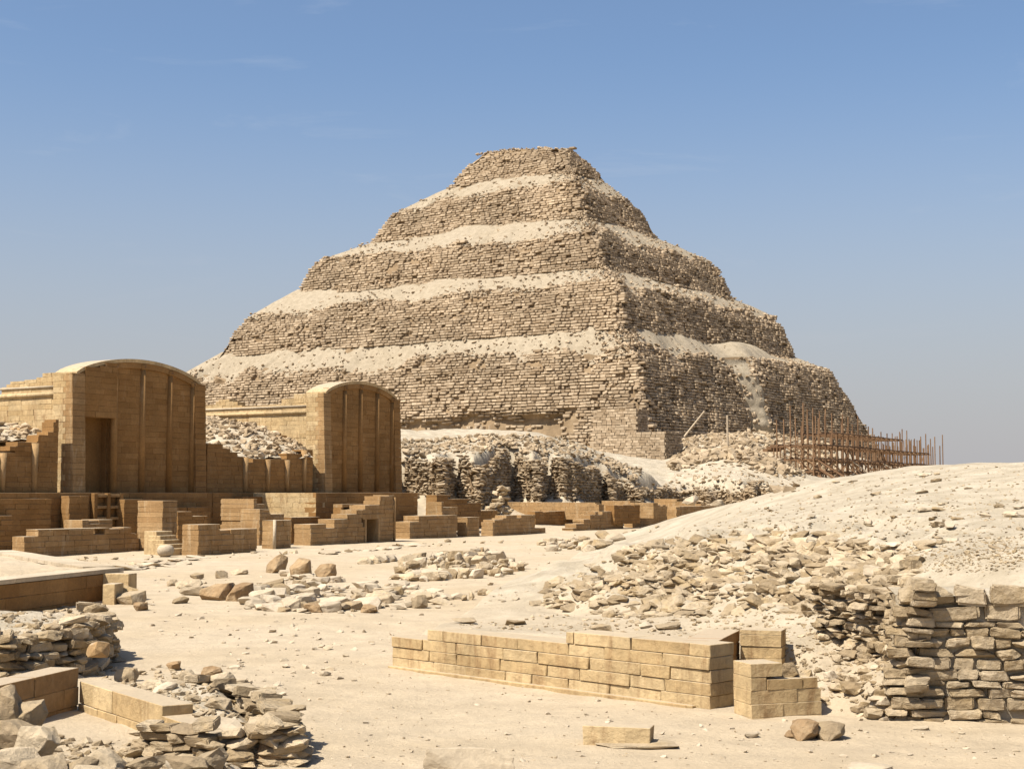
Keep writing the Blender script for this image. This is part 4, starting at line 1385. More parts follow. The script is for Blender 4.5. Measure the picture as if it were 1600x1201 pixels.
# ================================================================ the timber scaffolding
def bar(name, root, a, b, r, mat='wood', flat=None):
    v = b - a
    bm = bmesh.new()
    if flat:
        bmesh.ops.create_cube(bm, size=1.0)
        bmesh.ops.scale(bm, vec=(flat[0], flat[1], v.length), verts=bm.verts)
    else:
        bmesh.ops.create_cone(bm, segments=6, radius1=r, radius2=r * .85, depth=v.length, cap_ends=True)
    me = bpy.data.meshes.new(name); bm.to_mesh(me); bm.free(); me.materials.append(M[mat])
    return link(name, me, root, (a + b) / 2, v.to_track_quat('Z', 'Y').to_euler())

def scaffold():
    rnd = random.Random(9)
    p0 = at(1272, 755, 188); p0.z = 0
    L = run_to(p0, ND, 1474, 720)
    root = empty('scaffolding', (p0.x, p0.y, hz(p0.x, p0.y)), 'rusty brown timber scaffolding of poles, ledgers and braces right of the pyramid', 'scaffolding')
    def lvl(py, px=1272): return at(px, py, p0.y).z
    levels = [lvl(735), lvl(716), lvl(694), lvl(673)]
    bays = 27
    step = L / bays
    rows = [0.0, 1.6, 3.2, 4.8]
    for j, w in enumerate(rows):
        for i in range(bays + 1):
            u = step * i + rnd.uniform(-.5, .5)
            q = p0 + ND * u - ED * w
            g = hz(q.x, q.y)
            zt = levels[2] + rnd.uniform(.8, 3.4) if i > 11 else levels[3] + rnd.uniform(.0, 3.4)
            if j == 3: zt += rnd.uniform(-1.5, 1.0)
            ln = rnd.uniform(-.05, .05)
            bar('pole', root, Vector((q.x, q.y, g - .5)), Vector((q.x + ln, q.y + rnd.uniform(-.1, .1), zt)), .10)
    for li, z in enumerate(levels):
        for j, w in enumerate(rows):
            if li == 3:
                u0, u1 = (L * .12, L * .62)
            elif li == 2:
                u0, u1 = (0, L * .86)
            else:
                u0, u1 = (0, L)
            u = u0
            while u < u1 - 1:
                v = min(u + rnd.uniform(9, 14), u1)
                a = p0 + ND * (u - .4) - ED * (w - .12); b = p0 + ND * (v + .4) - ED * (w - .12)
                bar('ledger', root, Vector((a.x, a.y, z + rnd.uniform(-.06, .06))), Vector((b.x, b.y, z + rnd.uniform(-.06, .06))), .1, flat=(.10, .22))
                u = v
        for i in range(0, bays + 1):
            u = step * i
            if li == 3 and not (.12 < i / bays < .62): continue
            if li == 2 and i / bays > .86: continue
            a = p0 + ND * u + ED * .5; b = p0 + ND * u - ED * 4.9
            bar('crossbar', root, Vector((a.x, a.y, z - .15)), Vector((b.x, b.y, z - .15)), .075)
        if li in (1, 2):
            for k in range(9):
                u = rnd.uniform(L * .05, L * .6); v = u + rnd.uniform(4, 8)
                a = p0 + ND * u - ED * rnd.uniform(.3, 3.6); b = p0 + ND * v - ED * rnd.uniform(.3, 3.6)
                bar('plank', root, Vector((a.x, a.y, z + .12)), Vector((b.x, b.y, z + .12)), .1, flat=(.06, .4))
    for i in range(48):
        u = rnd.uniform(0, L * .92); z = levels[rnd.choice((0, 1, 1, 2))]
        w = rnd.choice(rows) - .2
        dv = rnd.choice((-1, 1)) * rnd.uniform(3.0, 6.0)
        a = p0 + ND * u - ED * w; b = p0 + ND * min(max(u + dv, 0), L) - ED * w
        bar('brace', root, Vector((a.x, a.y, z)), Vector((b.x, b.y, hz(b.x, b.y))), .08, 'wood_pale' if i in (5, 11, 30) else 'wood')
    for i in range(18):       # raking shores towards the court
        u = L * (.04 + .92 * i / 17)
        a = p0 + ND * u; b = p0 + ND * (u + rnd.uniform(1.0, 3.5)) + ED * rnd.uniform(3.0, 4.6)
        bar('shore', root, Vector((a.x, a.y, levels[1] - .2)), Vector((b.x, b.y, hz(b.x, b.y) - .1)), .085, 'wood_pale' if i in (4, 8) else 'wood')
    for i in range(4):        # long shores beyond the north end
        a = p0 + ND * L - ED * (i * 1.3); b = p0 + ND * (L + 11 - i) - ED * (i * 1.3)
        bar('shore', root, Vector((a.x, a.y, levels[1])), Vector((b.x, b.y, hz(b.x, b.y) - .1)), .08)
    # sloping ramp at the south end
    for k, w in enumerate((0.0, 1.4)):
        a = at(1245, 698, 190) - ED * w; b = at(1330, 752, 186) - ED * w
        bar('ramp_rail', root, a, b, .1)
        a = at(1250, 712, 190) - ED * w; b = at(1315, 756, 186) - ED * w
        bar('ramp_beam', root, a, b, .1, flat=(.1, .22))
        q = at(1243, 712, 190) - ED * w
        bar('pole', root, Vector((q.x, q.y, hz(q.x, q.y) - .3)), q + Vector((0, 0, 1.5)), .1)
    for k in range(3):
        a = at(1203, 697 + k * 3, 192) - ED * k * .5; b = at(1232, 697 + k * 3, 192) - ED * k * .5
        bar('plank', root, a, b, .1, flat=(.1, .4))
    for px in (1209, 1219):
        a = at(px, 699, 192); bar('pole', root, Vector((a.x, a.y, hz(a.x, a.y) - .3)), a, .1)
    return root
scaffold()

# ================================================================ blocks lying about the court
def court_block(px, py, w_px, h_px, dep, label, mat='rubble', kind='fineblock', yaw=None, tilt=(0, 0), name='fallen_block', cat='stone block', group=None, sink=.12):
    """block whose foot is seen at (px, py) and which measures w_px by h_px in the photograph"""
    p = gnd(px, py); z = hz(p.x, p.y)
    p = gnd(px, py, z)
    k = p.y / FPX
    size = (w_px * k, dep, max(.07, h_px * k * (1 + sink)))
    yaw = random.uniform(-.2, .2) if yaw is None else yaw
    off = dep / 2
    return stone(name, label, cat, kind, mat, Vector((p.x, p.y + off * .8, z)), size, yaw, tilt, group, sink)

# three brown boulders in a row
court_block(431, 895, 36, 29, .9, 'leftmost of three brown boulders in a row, its right half a dark slab', 'boulder', 'fine', .3, (0, -.1), 'boulder', 'boulder')
court_block(468, 904, 33, 31, .85, 'middle one of three brown boulders in a row', 'boulder', 'fineblock', -.2, (.05, .04), 'boulder', 'boulder')
court_block(507, 907, 34, 26, .9, 'rightmost of three brown boulders in a row, with a scooped top', 'boulder', 'fineblock', .15, (0, -.12), 'boulder', 'boulder')
court_block(340, 938, 62, 28, 1.1, 'long rough brown boulder lying left of the paved patch', 'boulder', 'fine', -.12, (.05, 0), 'boulder', 'boulder')
court_block(374, 939, 36, 27, 1.0, 'blunt brown boulder touching the right end of the long rough boulder', 'boulder', 'fineblock', -.25, (.1, 0), 'boulder', 'boulder')
court_block(267, 915, 16, 10, .5, 'small squared block at the far left of the scattered blocks', yaw=.1)
court_block(293, 919, 40, 14, .7, 'flat squared block with a rounded end beside the small squared block', yaw=-.1)
court_block(305, 905, 20, 10, .5, 'small tilted slab behind the flat squared block', tilt=(0, .15))
court_block(302, 930, 46, 15, .55, 'long pale slab in front of the flat squared block', 'pale', yaw=-.35)
court_block(278, 943, 26, 11, .5, 'rounded stone lying alone in front of the long pale slab', kind='fine')
court_block(345, 903, 19, 12, .5, 'small cube of stone behind the long rough boulder')
court_block(372, 898, 28, 9, .5, 'flat stone behind the long rough boulder')
court_block(655, 950, 26, 20, .5, 'squared stone standing alone at the right end of the paved patch', 'rubble', yaw=.2)
court_block(489, 957, 34, 14, .6, 'reddish squared block at the front edge of the paved patch', 'boulder', yaw=.1)
court_block(577, 957, 26, 13, .5, 'angular brownish stone at the front edge of the paved patch', 'boulder', 'fine')
court_block(432, 954, 46, 12, .7, 'long flat block left of the reddish squared block', 'pale', yaw=-.1)
court_block(607, 927, 50, 9, .35, 'long narrow beam of stone lying across the paved patch', 'rubble', yaw=.25)
court_block(770, 934, 22, 12, .5, 'right one of two upright broken blocks east of the paved patch')
court_block(756, 930, 22, 11, .5, 'middle slab of the row of broken blocks east of the paved patch')
court_block(737, 937, 9, 12, .3, 'thin upright stone among the broken blocks east of the paved patch', tilt=(.1, .1))
court_block(725, 938, 9, 8, .4, 'small dark cube left of the thin upright stone')
court_block(784, 950, 44, 5, .4, 'flat beam lying on the sand before the foot of the mound', yaw=.1)
court_block(756, 959, 34, 8, .5, 'pale broken slab on the sand before the flat beam', 'pale')
court_block(752, 866, 11, 12, .4, 'dark upright stone on top of the middle stone heap', 'boulder', 'fine')
court_block(780, 872, 18, 8, .5, 'dark brown block at the back of the middle stone heap', 'boulder')
court_block(802, 893, 16, 8, .5, 'brown block at the right end of the middle stone heap', 'boulder')

# kerbs: two rows of squared blocks round the middle stone heap
for row, (a, b, n, lab) in enumerate((((566, 881), (668, 872), 9, 'kerb block in the back row beside the middle stone heap'),
                                      ((668, 908), (730, 896), 7, 'kerb block in the front row beside the middle stone heap'))):
    pa, pb = gnd(*a), gnd(*b)
    d = (pb - pa).normalized()
    for i in range(n):
        q = pa.lerp(pb, (i + .5) / n)
        w = (pb - pa).length / n
        for j in range(2 if row else 1):
            r_ = q + Vector((-d.y, d.x, 0)) * (j * .8)
            stone('kerb_block', '%s, %s from the left%s' % (lab, ('first', 'second', 'third', 'fourth', 'fifth', 'sixth', 'seventh', 'eighth', 'ninth')[i], (', nearer' if j == 0 else ', further') if row else ''), 'stone block', 'fineblock', random.choice(('pale', 'rubble')), Vector((r_.x, r_.y, hz(r_.x, r_.y))), (w * random.uniform(.8, .95), .75, random.uniform(.28, .4)), rz_of(d) + random.gauss(0, .06), (random.gauss(0, .04), random.gauss(0, .04)), 'kerb blocks, ' + ('front row' if row else 'back row'))

def where(u, v):
    """words for a place within a patch: u from left to right, v from back to front"""
    c = ('far left', 'left part', 'left of the middle', 'middle', 'right of the middle', 'right part', 'far right')[int(min(.999, max(0, u)) * 7)]
    r = ('at the back', 'behind the middle', 'before the middle', 'at the front')[int(min(.999, max(0, v)) * 4)]
    return r, c

def field_label(noun, place, s, size, mat, u, v, flat):
    q = (s - size[0]) / (size[1] - size[0])
    sz = 'tiny' if q < .06 else 'small' if q < .22 else 'medium' if q < .5 else 'big'
    tone = {'pale': 'pale', 'rubble': 'tan', 'boulder': 'brown'}[mat]
    r, c = where(u, v)
    return '%s %s %s%s %s of %s, %s' % (sz, tone, 'flat ' if flat and 'flat' not in noun else '', noun, r, place, c)

def field(name, noun, place, group, poly_px, n, size, mats, kinds, seed, flat=(.35, .75), pile=0.0, yaw0=None, sink=.18):
    """stones of one patch, each an object of its own; places found where the patch lies on the ground"""
    g = np.random.default_rng(seed)
    P = np.array(poly_px, float)
    xs = g.uniform(P[:, 0].min(), P[:, 0].max(), n * 6); ys = g.uniform(P[:, 1].min(), P[:, 1].max(), n * 6)
    inside = signed_dist(poly_px, xs, ys)
    ok = inside > 0
    xs, ys, inside = xs[ok][:n], ys[ok][:n], inside[ok][:n]
    X, Y = hit(xs, ys)
    ok = ~np.isnan(Y)
    X, Y, inside, xs, ys = X[ok], Y[ok], inside[ok], xs[ok], ys[ok]
    U = (xs - P[:, 0].min()) / np.ptp(P[:, 0]); W = (ys - P[:, 1].min()) / np.ptp(P[:, 1])
    Z = height(X, Y)[0]
    for i in range(len(X)):
        s = size[0] + (size[1] - size[0]) * g.random() ** 2.0
        sc = (s, s * g.uniform(.6, 1.0), s * g.uniform(*flat))
        z = Z[i] + pile * max(0, min(1, inside[i] / 20)) * g.random()
        yaw = g.uniform(0, 6.3) if yaw0 is None else yaw0 + g.normal(0, .25) + (math.pi / 2 if g.random() < .4 else 0)
        mt = mats[g.integers(len(mats))]
        label = field_label(noun, place, s, size, mt, U[i], W[i], sc[2] < .4 * s)
        stone(name, label, 'stone', kinds[g.integers(len(kinds))], mt, Vector((X[i], Y[i], z)), sc, yaw, (g.normal(0, .10), g.normal(0, .10)), group, sink)

field('paving_stone', 'block', 'the paved patch', 'broken blocks of the paved patch',
      [(385, 952), (385, 915), (440, 896), (520, 906), (650, 920), (720, 935), (665, 950), (600, 954), (500, 959)], 185, (.18, .8), ('pale', 'pale', 'rubble'), ('fineblock', 'fineblock', 'slab'), 21, (.22, .5), .1, rad(10))
field('heap_stone', 'stone', 'the middle heap', 'stones heaped in the middle of the court',
      [(600, 905), (640, 882), (690, 868), (760, 862), (805, 880), (825, 892), (790, 902), (730, 905), (660, 908)], 160, (.2, .75), ('pale', 'rubble', 'rubble'), ('fineblock', 'fine', 'slab'), 22, (.35, .75), .35)
field('fallen_stone', 'stone', 'the stepped-wall heap', 'stones heaped before the four-stepped wall',
      [(830, 850), (870, 842), (930, 840), (968, 846), (930, 860), (860, 862)], 48, (.3, .9), ('pale', 'rubble', 'rubble'), ('fineblock', 'fine'), 23, (.3, .6), .1)
field('flat_slab', 'flat slab', 'the stair row', 'flat slabs at the foot of the court walls',
      [(180, 884), (330, 868), (330, 876), (200, 892)], 26, (.5, 1.3), ('pale',), ('fineblock',), 24, (.10, .18), 0, rad(60))
field('flat_slab', 'flat slab', 'the doorway row', 'flat slabs below the small doorway',
      [(500, 862), (580, 857), (650, 849), (710, 842), (700, 848), (600, 860), (520, 867)], 24, (.4, 1.1), ('pale',), ('fineblock',), 25, (.08, .16), 0, rad(60))

# ================================================================ the raised platform at the left
def platform():
    pts_px = [(-30, 909), (193, 886), (20, 859), (-60, 850)]
    zt = 0.88
    top = [gnd(px, py, zt) for px, py in pts_px]
    root = empty('stone_platform', (top[1].x, top[1].y, 0), 'low stone platform with a bright kerb round a bed of sand, left of the court', 'platform')
    # outer wall toward the court
    a, b = Vector((top[0].x, top[0].y, 0)), Vector((top[1].x, top[1].y, 0))
    d = (b - a).normalized(); L = (b - a).length
    lay_blocks(root, a, d, L, .75, lambda u: zt + .25 - .12, -.25, .335, (.7, 1.3), 'ashlar_shade', seed=5)
    c = Vector((top[2].x, top[2].y, 0)); d2 = (c - b).normalized(); L2 = (c - b).length
    b2 = b + d2 * .0
    lay_blocks(root, b + d2 * .78, d2, L2 - .78, .8, lambda u: zt + .25 - .12, -.25, .335, (.7, 1.3), 'ashlar_shade', seed=6)
    # bright coping slabs
    for p, dd, ll, wd in ((a, d, L, .85), (b + d2 * .9, d2, L2 - .9, .95)):
        u = 0
        while u < ll:
            l = min(random.uniform(.9, 1.5), ll - u)
            if l < .15: break
            q = p + dd * (u + l / 2) + Vector((-dd.y, dd.x, 0)) * (wd / 2 - .02)
            link('coping_slab', proto_mesh('block', 'pale'), root, (q.x, q.y, zt - .055), (0, 0, rz_of(dd)), (l - .015, wd, .115))
            u += l
    poly = [p for p in top]
    bm = bmesh.new()
    cen = sum(poly, Vector()) / 4
    vs_ = [bm.verts.new(p.lerp(cen, .08) + Vector((0, 0, -.10))) for p in poly]
    bm.faces.new(vs_)
    bmesh.ops.subdivide_edges(bm, edges=bm.edges[:], cuts=14, use_grid_fill=True)
    for v in bm.verts: v.co.z += .07 * float(fbm(np.array([v.co.x]), np.array([v.co.y]), 9, 3)[0])
    me = bpy.data.meshes.new('sand_bed'); bm.to_mesh(me); bm.free(); me.materials.append(M['sand'])
    link('sand_bed', me, root)
platform()
# broken steps at the platform's end
r = empty('broken_steps', gnd(190, 950), 'three broken pale steps at the right end of the low platform', 'steps')
for (pl, pr, ptop, Y, mt, kd) in ((160, 204, 896, 40.9, 'ashlar_gold_lit', 'block'), (164, 214, 911, 40.3, 'ashlar_gold_lit', 'fineblock'), (178, 222, 923, 39.6, 'rubble', 'fineblock'), (163, 182, 912, 39.7, 'ashlar_gold_lit', 'block')):
    a_, b_ = at(pl, ptop, Y), at(pr, ptop, Y)
    link('step_block', proto_mesh(kd, mt), r, ((a_.x + b_.x) / 2, Y + .3, a_.z / 2 - .05), (0, 0, rad(-6)), (b_.x - a_.x, .66, a_.z + .1))
court_block(217, 954, 22, 14, .4, 'dark broken lump lying at the foot of the broken steps', 'boulder', 'fine')

# ================================================================ the long low wall in the foreground
def fore_wall():
    a, b, e = WALL_L.copy(), WALL_R.copy(), WALL_E.copy()
    for v in (a, b, e): v.z = 0
    root = empty('block_wall', (b.x, b.y, 0), 'long sunlit wall of yellow blocks with a shaded end, right foreground', 'wall')
    d = (b - a).normalized(); L = (b - a).length
    top = steps_top(a, d, [(600, 990), (666, 978), (884, 990)], 0.0)
    cs = .178
    def tp(u):
        return round(top(u) / cs) * cs
    n5 = lambda u: 5 * cs if u > run_to(a, d, 884) else (4 * cs if u > run_to(a, d, 666) else 3 * cs)
    lay_blocks(root, a, d, L, .55, lambda u: n5(u) + .18, -.18, cs, (.55, 1.15), 'ashlar_gold_lit', gap=.006, rough=.010, seed=12, kind='hewn')
    d2 = (e - b).normalized(); L2 = (e - b).length
    # the end, shade painted into its stone: one block deep behind the corner
    lay_blocks(root, b + d2 * .56, d2, L2 - .56, .5, lambda u: 5 * cs + .18, -.18, cs, (.5, 1.0), 'ashlar_shade', gap=.006, rough=.006, seed=13)
    link('wall_core', box_mesh('wall_core', 'ashlar', (.1, .06, -.18), (L - .1, .5, 3 * cs - .03)), root, a, (0, 0, rz_of(d)))
    # projecting footing course
    fb = box_mesh('footing', 'ashlar_gold_lit', (0, -.09, -.3), (L - .25, 0.1, .035), .01)
    link('footing', fb, root, a, (0, 0, rz_of(d)))
fore_wall()
wall_b = lambda label, a, b, Ya, Yb, pyb, tops, cs=.178, mat='ashlar_gold_lit', thick=.5: wall_between(label, a, Ya, b, Yb, pyb, tops, mat, thick, cs, None, 'block_wall', 'wall', .2)
wall_b('short stepped wall of yellow blocks just beyond the shaded end of the long wall', 1157, 1222, 22.6, 22.4, 1062, [(1150, 983), (1224, 1000)])
wall_b('low wall of yellow blocks with a raised left end, below the sand slope', 1174, 1284, 19.85, 20.2, 1119, [(1174, 1036), (1217, 1060), (1275, 1080)])

FB = dict(name='loose_block', cat='stone block')
def near_stone(px, py, w, h, dep, label, mat='rubble', kind='fine', yaw=None, tilt=(0, 0), name='loose_stone', cat='stone', z=None, sink=.15):
    p = ground_at(px, py)
    if z is not None: p.z = z
    k = p.y / FPX
    return stone(name, label, cat, kind, mat, Vector((p.x, p.y + dep * .4, p.z)), (w * k, dep, h * k), random.uniform(-.3, .3) if yaw is None else yaw, tilt, None, sink)
q = gnd(1200, 1119)
def on_wall(px, py, Y, w, h, dep, label, **kw):
    p = at(px, py, Y); k = Y / FPX
    return stone(kw.get('name', 'loose_stone'), label, kw.get('cat', 'stone'), kw.get('kind', 'fine'), kw.get('mat', 'rubble'), p, (w * k, dep, h * k), kw.get('yaw', 0), kw.get('tilt', (0, 0)), None, kw.get('sink', .05))
on_wall(1232, 1060, 20.3, 34, 26, .25, 'tilted angular stone lying on the low wall at the foot of the slope', tilt=(.2, .35))
on_wall(1259, 1064, 20.35, 28, 20, .22, 'smaller stone beside the tilted stone on the low wall')
near_stone(1262, 1155, 44, 34, .5, 'squared brown block, left one of two in front of the low wall', 'boulder', 'fineblock', -.1, name='loose_block', cat='stone block')
near_stone(1300, 1158, 50, 30, .45, 'pale-topped block, right one of two in front of the low wall', 'rubble', 'fineblock', .15, name='loose_block', cat='stone block')
near_stone(1247, 1158, 34, 12, .4, 'low reddish slab under the squared brown block', 'boulder', 'fineblock', .1, name='loose_block', cat='stone block', sink=.3)
near_stone(1340, 1086, 42, 20, .3, 'squared stone on the slope left of the dry-stone wall', kind='fineblock', mat='rubble')
near_stone(1372, 1122, 34, 20, .3, 'angular stone at the left foot of the dry-stone wall', kind='fine')
near_stone(1395, 1100, 26, 22, .25, 'upright stone leaning on the foot of the dry-stone wall', kind='fine', tilt=(.3, 0))
near_stone(1300, 1063, 22, 18, .2, 'pale rounded stone above the low wall at the foot of the slope', 'pale')
near_stone(1180, 990, 60, 16, .3, 'long flat block lying on the short stepped wall', 'ashlar', 'fineblock') if False else None
near_stone(940, 985, 32, 13, .3, 'grey angular stone on the sand above the long wall', 'rubble')
near_stone(1010, 980, 22, 11, .25, 'pale stone on the sand above the long wall', 'pale')
near_stone(1045, 985, 40, 14, .3, 'flat tan slab on the sand above the long wall', 'rubble', 'slab')
near_stone(805, 978, 32, 9, .35, 'low flat stone on the sand above the middle of the long wall', 'rubble', 'slab')
near_stone(725, 975, 40, 9, .35, 'low broken slab on the sand above the left end of the long wall', 'rubble', 'slab')
near_stone(1225, 1047, 20, 10, .2, 'small tan slab on the slope behind the low wall', 'rubble', 'slab')

# two dressed blocks lying in the near sand
p = gnd(968, 1166)
root = empty('grey_block', (p.x, p.y, 0), 'grey-topped dressed block on a thin slab, in the near sand', 'stone block')
link('block', proto_mesh('block', 'ashlar_gold_lit', 0), root, (p.x, p.y + .15, .115), (0, 0, rad(-15)), (.80, .30, .23))
link('slab', proto_mesh('fineblock', 'rubble', 1), root, (p.x + .22, p.y + .07, .02), (0, 0, rad(-15)), (1.05, .52, .09))
p = gnd(735, 1212)
root = empty('rough_block', (p.x, p.y, 0), 'long rough pale block half buried at the bottom edge of the photo', 'stone block')
link('block', proto_mesh('fineblock', 'pale', 2), root, (p.x, p.y + .2, .10), (0, 0, rad(-13)), (1.0, .36, .34))
link('chipped_ledge', proto_mesh('fineblock', 'pale', 3), root, (p.x - .38, p.y + .02, .0), (0, 0, rad(-13)), (.5, .4, .12))
near_stone(1365, 1206, 70, 12, .4, 'pale slab just showing at the bottom edge of the photo', 'pale', 'fineblock')
near_stone(1442, 1142, 24, 7, .2, 'small white stone on the sand before the dry-stone wall', 'pale', 'slab')
near_stone(1175, 1152, 22, 9, .2, 'pale flat stone on the sand left of the two blocks', 'pale', 'slab')

# ================================================================ the dry-stone wall at the right
def dry_wall():
    root = empty('dry_stone_wall', (5.1, 19.7, 0), 'dry-stone wall of flat tan stones holding back the sand mound, right edge', 'wall')
    rnd = random.Random(4)
    def face(a, b, zt, zb=-.15, out=None, hs=(.085, .165), lw=(.18, .52), depth=.34, big=True, cap=0):
        d = Vector((b[0] - a[0], b[1] - a[1], 0)); L = d.length; d.normalize()
        out = Vector((d.y, -d.x, 0))
        a = Vector((a[0], a[1], 0))
        z = zb
        while z < zt:
            h = rnd.uniform(*hs)
            bigrow = big and z > zt - .50
            if bigrow: h = rnd.uniform(.20, .27)
            u = rnd.uniform(-.22, .12)
            while u < L:
                l = rnd.uniform(*lw) if not bigrow else rnd.uniform(.42, .8)
                hh = h * rnd.uniform(.75, 1.12)
                p = a + d * (u + l / 2) + out * (rnd.uniform(-.06, .05) - .17 * (z - zb) - .08)
                if rnd.random() > .04:
                    link('stone', proto_mesh('field' if rnd.random() < .85 else 'fine', 'rubble' if rnd.random() < .3 else 'tan'), root, (p.x, p.y, z + h / 2), (rnd.gauss(0, .06), rnd.gauss(0, .05), rz_of(d) + rnd.gauss(0, .10)), (l * 1.05, depth * rnd.uniform(.9, 1.1), hh * 1.06))
                if hh < h * .85 and rnd.random() < .5:
                    link('stone', proto_mesh('slab', 'rubble'), root, (p.x, p.y, z + h + .01), (rnd.gauss(0, .1), rnd.gauss(0, .1), rz_of(d)), (l * .5, depth * .6, h * .3))
                u += l + rnd.uniform(0, .025)
            z += h * .96
        v = [a - out * .02 + Vector((0, 0, zb - .3)), a + d * L - out * .02 + Vector((0, 0, zb - .3)),
             a + d * L - out * (.03 + .17 * (zt - zb)) + Vector((0, 0, zt - .1)), a - out * (.03 + .17 * (zt - zb)) + Vector((0, 0, zt - .1)),
             a + d * L - out * 1.2 + Vector((0, 0, zt - .05)), a - out * 1.2 + Vector((0, 0, zt - .05))]
        link('wall_core', mesh_tris('wall_core', v, [(0, 1, 2, 3), (3, 2, 4, 5)], M['sand'], extra={'gravel': np.ones(6)}), root)
    face((5.15, 19.78), (10.4, 19.04), 1.72)
    face((5.25, 21.6), (5.16, 19.85), 1.7, big=False, lw=(.18, .42), hs=(.08, .15))
    return root
dry_wall()
def recess_wall():
    root = empty('dry_stone_wall', (4.6, 22.8, .5), 'shaded recess of thin stacked stones left of the dry-stone wall', 'wall')
    rnd = random.Random(5)
    a = at(1288, 1012, 23.2); b = at(1398, 1036, 21.7)
    d = Vector((b.x - a.x, b.y - a.y, 0)); L = d.length; d.normalize(); out = Vector((d.y, -d.x, 0))
    z = .35
    while z < 1.55:
        h = rnd.uniform(.05, .10); u = -.1
        while u < L:
            l = rnd.uniform(.10, .36)
            p = Vector((a.x, a.y, 0)) + d * (u + l / 2) + out * (rnd.uniform(-.10, .08) + .10 * (z > 1.2))
            if rnd.random() > .06:
                link('stone', proto_mesh('field' if rnd.random() < .6 else 'fine', 'rubble'), root, (p.x, p.y, z + h / 2), (rnd.gauss(0, .12), rnd.gauss(0, .12), rz_of(d) + rnd.gauss(0, .2)), (l * 1.1, .3, h * rnd.uniform(.8, 1.2)))
            u += l
        z += h * .95
    v = [Vector((a.x, a.y, 0)) - out * .1, Vector((b.x, b.y, 0)) - out * .1, Vector((b.x, b.y, 1.45)) - out * .25, Vector((a.x, a.y, 1.45)) - out * .25]
    link('wall_core', mesh_tris('wall_core', v, [(0, 1, 2, 3)], M['pyramid_core']), root)
recess_wall()

# ---- rubble of the mound's broken side
def mound_rubble():
    g = np.random.default_rng(77)
    poly = [(835, 945), (850, 918), (930, 880), (1000, 852), (1100, 838), (1210, 826), (1300, 840), (1420, 862), (1440, 885), (1400, 915), (1290, 940), (1280, 962), (1180, 955), (1080, 962), (960, 968), (860, 962)]
    n = 5200
    xs = g.uniform(830, 1445, n); ys = g.uniform(822, 970, n)
    ins = signed_dist(poly, xs, ys)
    # thick in some bands, thin in others
    dens = 0.55 + 0.8 * fbm(xs / 60, ys / 20, 5, 3) + .25 * np.exp(-((ys - (905 - (xs - 850) * .06)) / 26) ** 2) - .35 * (xs < 960) * (ys > 930)
    ok = (ins > 0) & (g.random(n) < dens)
    xs, ys = xs[ok], ys[ok]
    X, Y = hit(xs, ys)
    ok = ~np.isnan(Y); X, Y, PX, PY = X[ok], Y[ok], xs[ok], ys[ok]
    Z = height(X, Y)[0]
    m = len(X)
    s = .07 + .46 * g.random(m) ** 2.6
    sc = s[:, None] * np.stack([np.ones(m), g.uniform(.65, 1.0, m), g.uniform(.22, .5, m)], 1)
    yaw = g.normal(-.15, .6, m); pit = g.normal(.05, .16, m); rol = g.normal(.16, .20, m)
    pos = np.stack([X, Y, Z - sc[:, 2] * .05], 1)
    order = np.argsort(-s / Y)
    own = order[:230]
    lim = np.quantile(s[own], (.25, .5, .75))
    for i in own:
        o = link('rubble_slab', proto_mesh('fine', 'rubble'), None, pos[i], (rol[i], pit[i], yaw[i]), sc[i])
        r_, c_ = where((PX[i] - 830) / 615, (PY[i] - 822) / 146)
        q = s[i]
        props(o, '%s slab jutting %s of the mound\'s stony side, %s' % (('smallish', 'medium', 'big', 'very big')[int((q > lim).sum())], r_, c_), 'stone', 'slabs jutting from the mound')
    rest = order[230:]
    o = link('rubble', batch('rubble', 'slab', 'rubble', pos[rest], rots(yaw[rest], pit[rest], rol[rest]), sc[rest]))
    props(o, 'small broken stones between the slabs of the mound', None, None, 'stuff')
mound_rubble()
field('mound_stone', 'stone', 'the mound top', 'stones on top of the sand mound',
      [(1180, 785), (1260, 760), (1430, 735), (1600, 728), (1600, 860), (1450, 862), (1300, 830), (1220, 820)], 70, (.10, .42), ('rubble', 'pale'), ('fine', 'slab'), 31, (.2, .4))

field('fallen_wall_stone', 'stone', 'the wall slope', 'stones fallen from the dry-stone wall',
      [(1300, 1015), (1385, 1000), (1400, 1100), (1380, 1125), (1310, 1090), (1290, 1050)], 46, (.08, .34), ('rubble', 'rubble', 'pale'), ('field', 'fine'), 32, (.3, .55), 0)
field('fallen_wall_stone', 'stone', 'the corner heap', 'stones heaped over the corner of the dry-stone wall',
      [(1340, 890), (1400, 880), (1450, 885), (1400, 915), (1345, 915)], 30, (.12, .4), ('rubble', 'rubble', 'pale'), ('field', 'fine'), 33, (.3, .55), .05)

# ---- grit and chips everywhere
def chips(label, poly, n, size, seed, mat='rubble'):
    g = np.random.default_rng(seed)
    P = np.array(poly, float)
    xs = g.uniform(P[:, 0].min(), P[:, 0].max(), n * 2); ys = g.uniform(P[:, 1].min(), P[:, 1].max(), n * 2)
    ok = signed_dist(poly, xs, ys) > 0
    X, Y = hit(xs[ok][:n], ys[ok][:n])
    ok = ~np.isnan(Y); X, Y = X[ok], Y[ok]
    Z = height(X, Y)[0]; m = len(X)
    s = size[0] + (size[1] - size[0]) * g.random(m) ** 3
    sc = s[:, None] * np.stack([np.ones(m), g.uniform(.6, 1, m), g.uniform(.25, .6, m)], 1)
    o = link('pebbles', batch('pebbles', 'hull', mat, np.stack([X, Y, Z + sc[:, 2] * .2], 1), rots(g.uniform(0, 6.3, m), g.normal(0, .2, m), g.normal(0, .2, m)), sc))
    props(o, label, None, None, 'stuff')
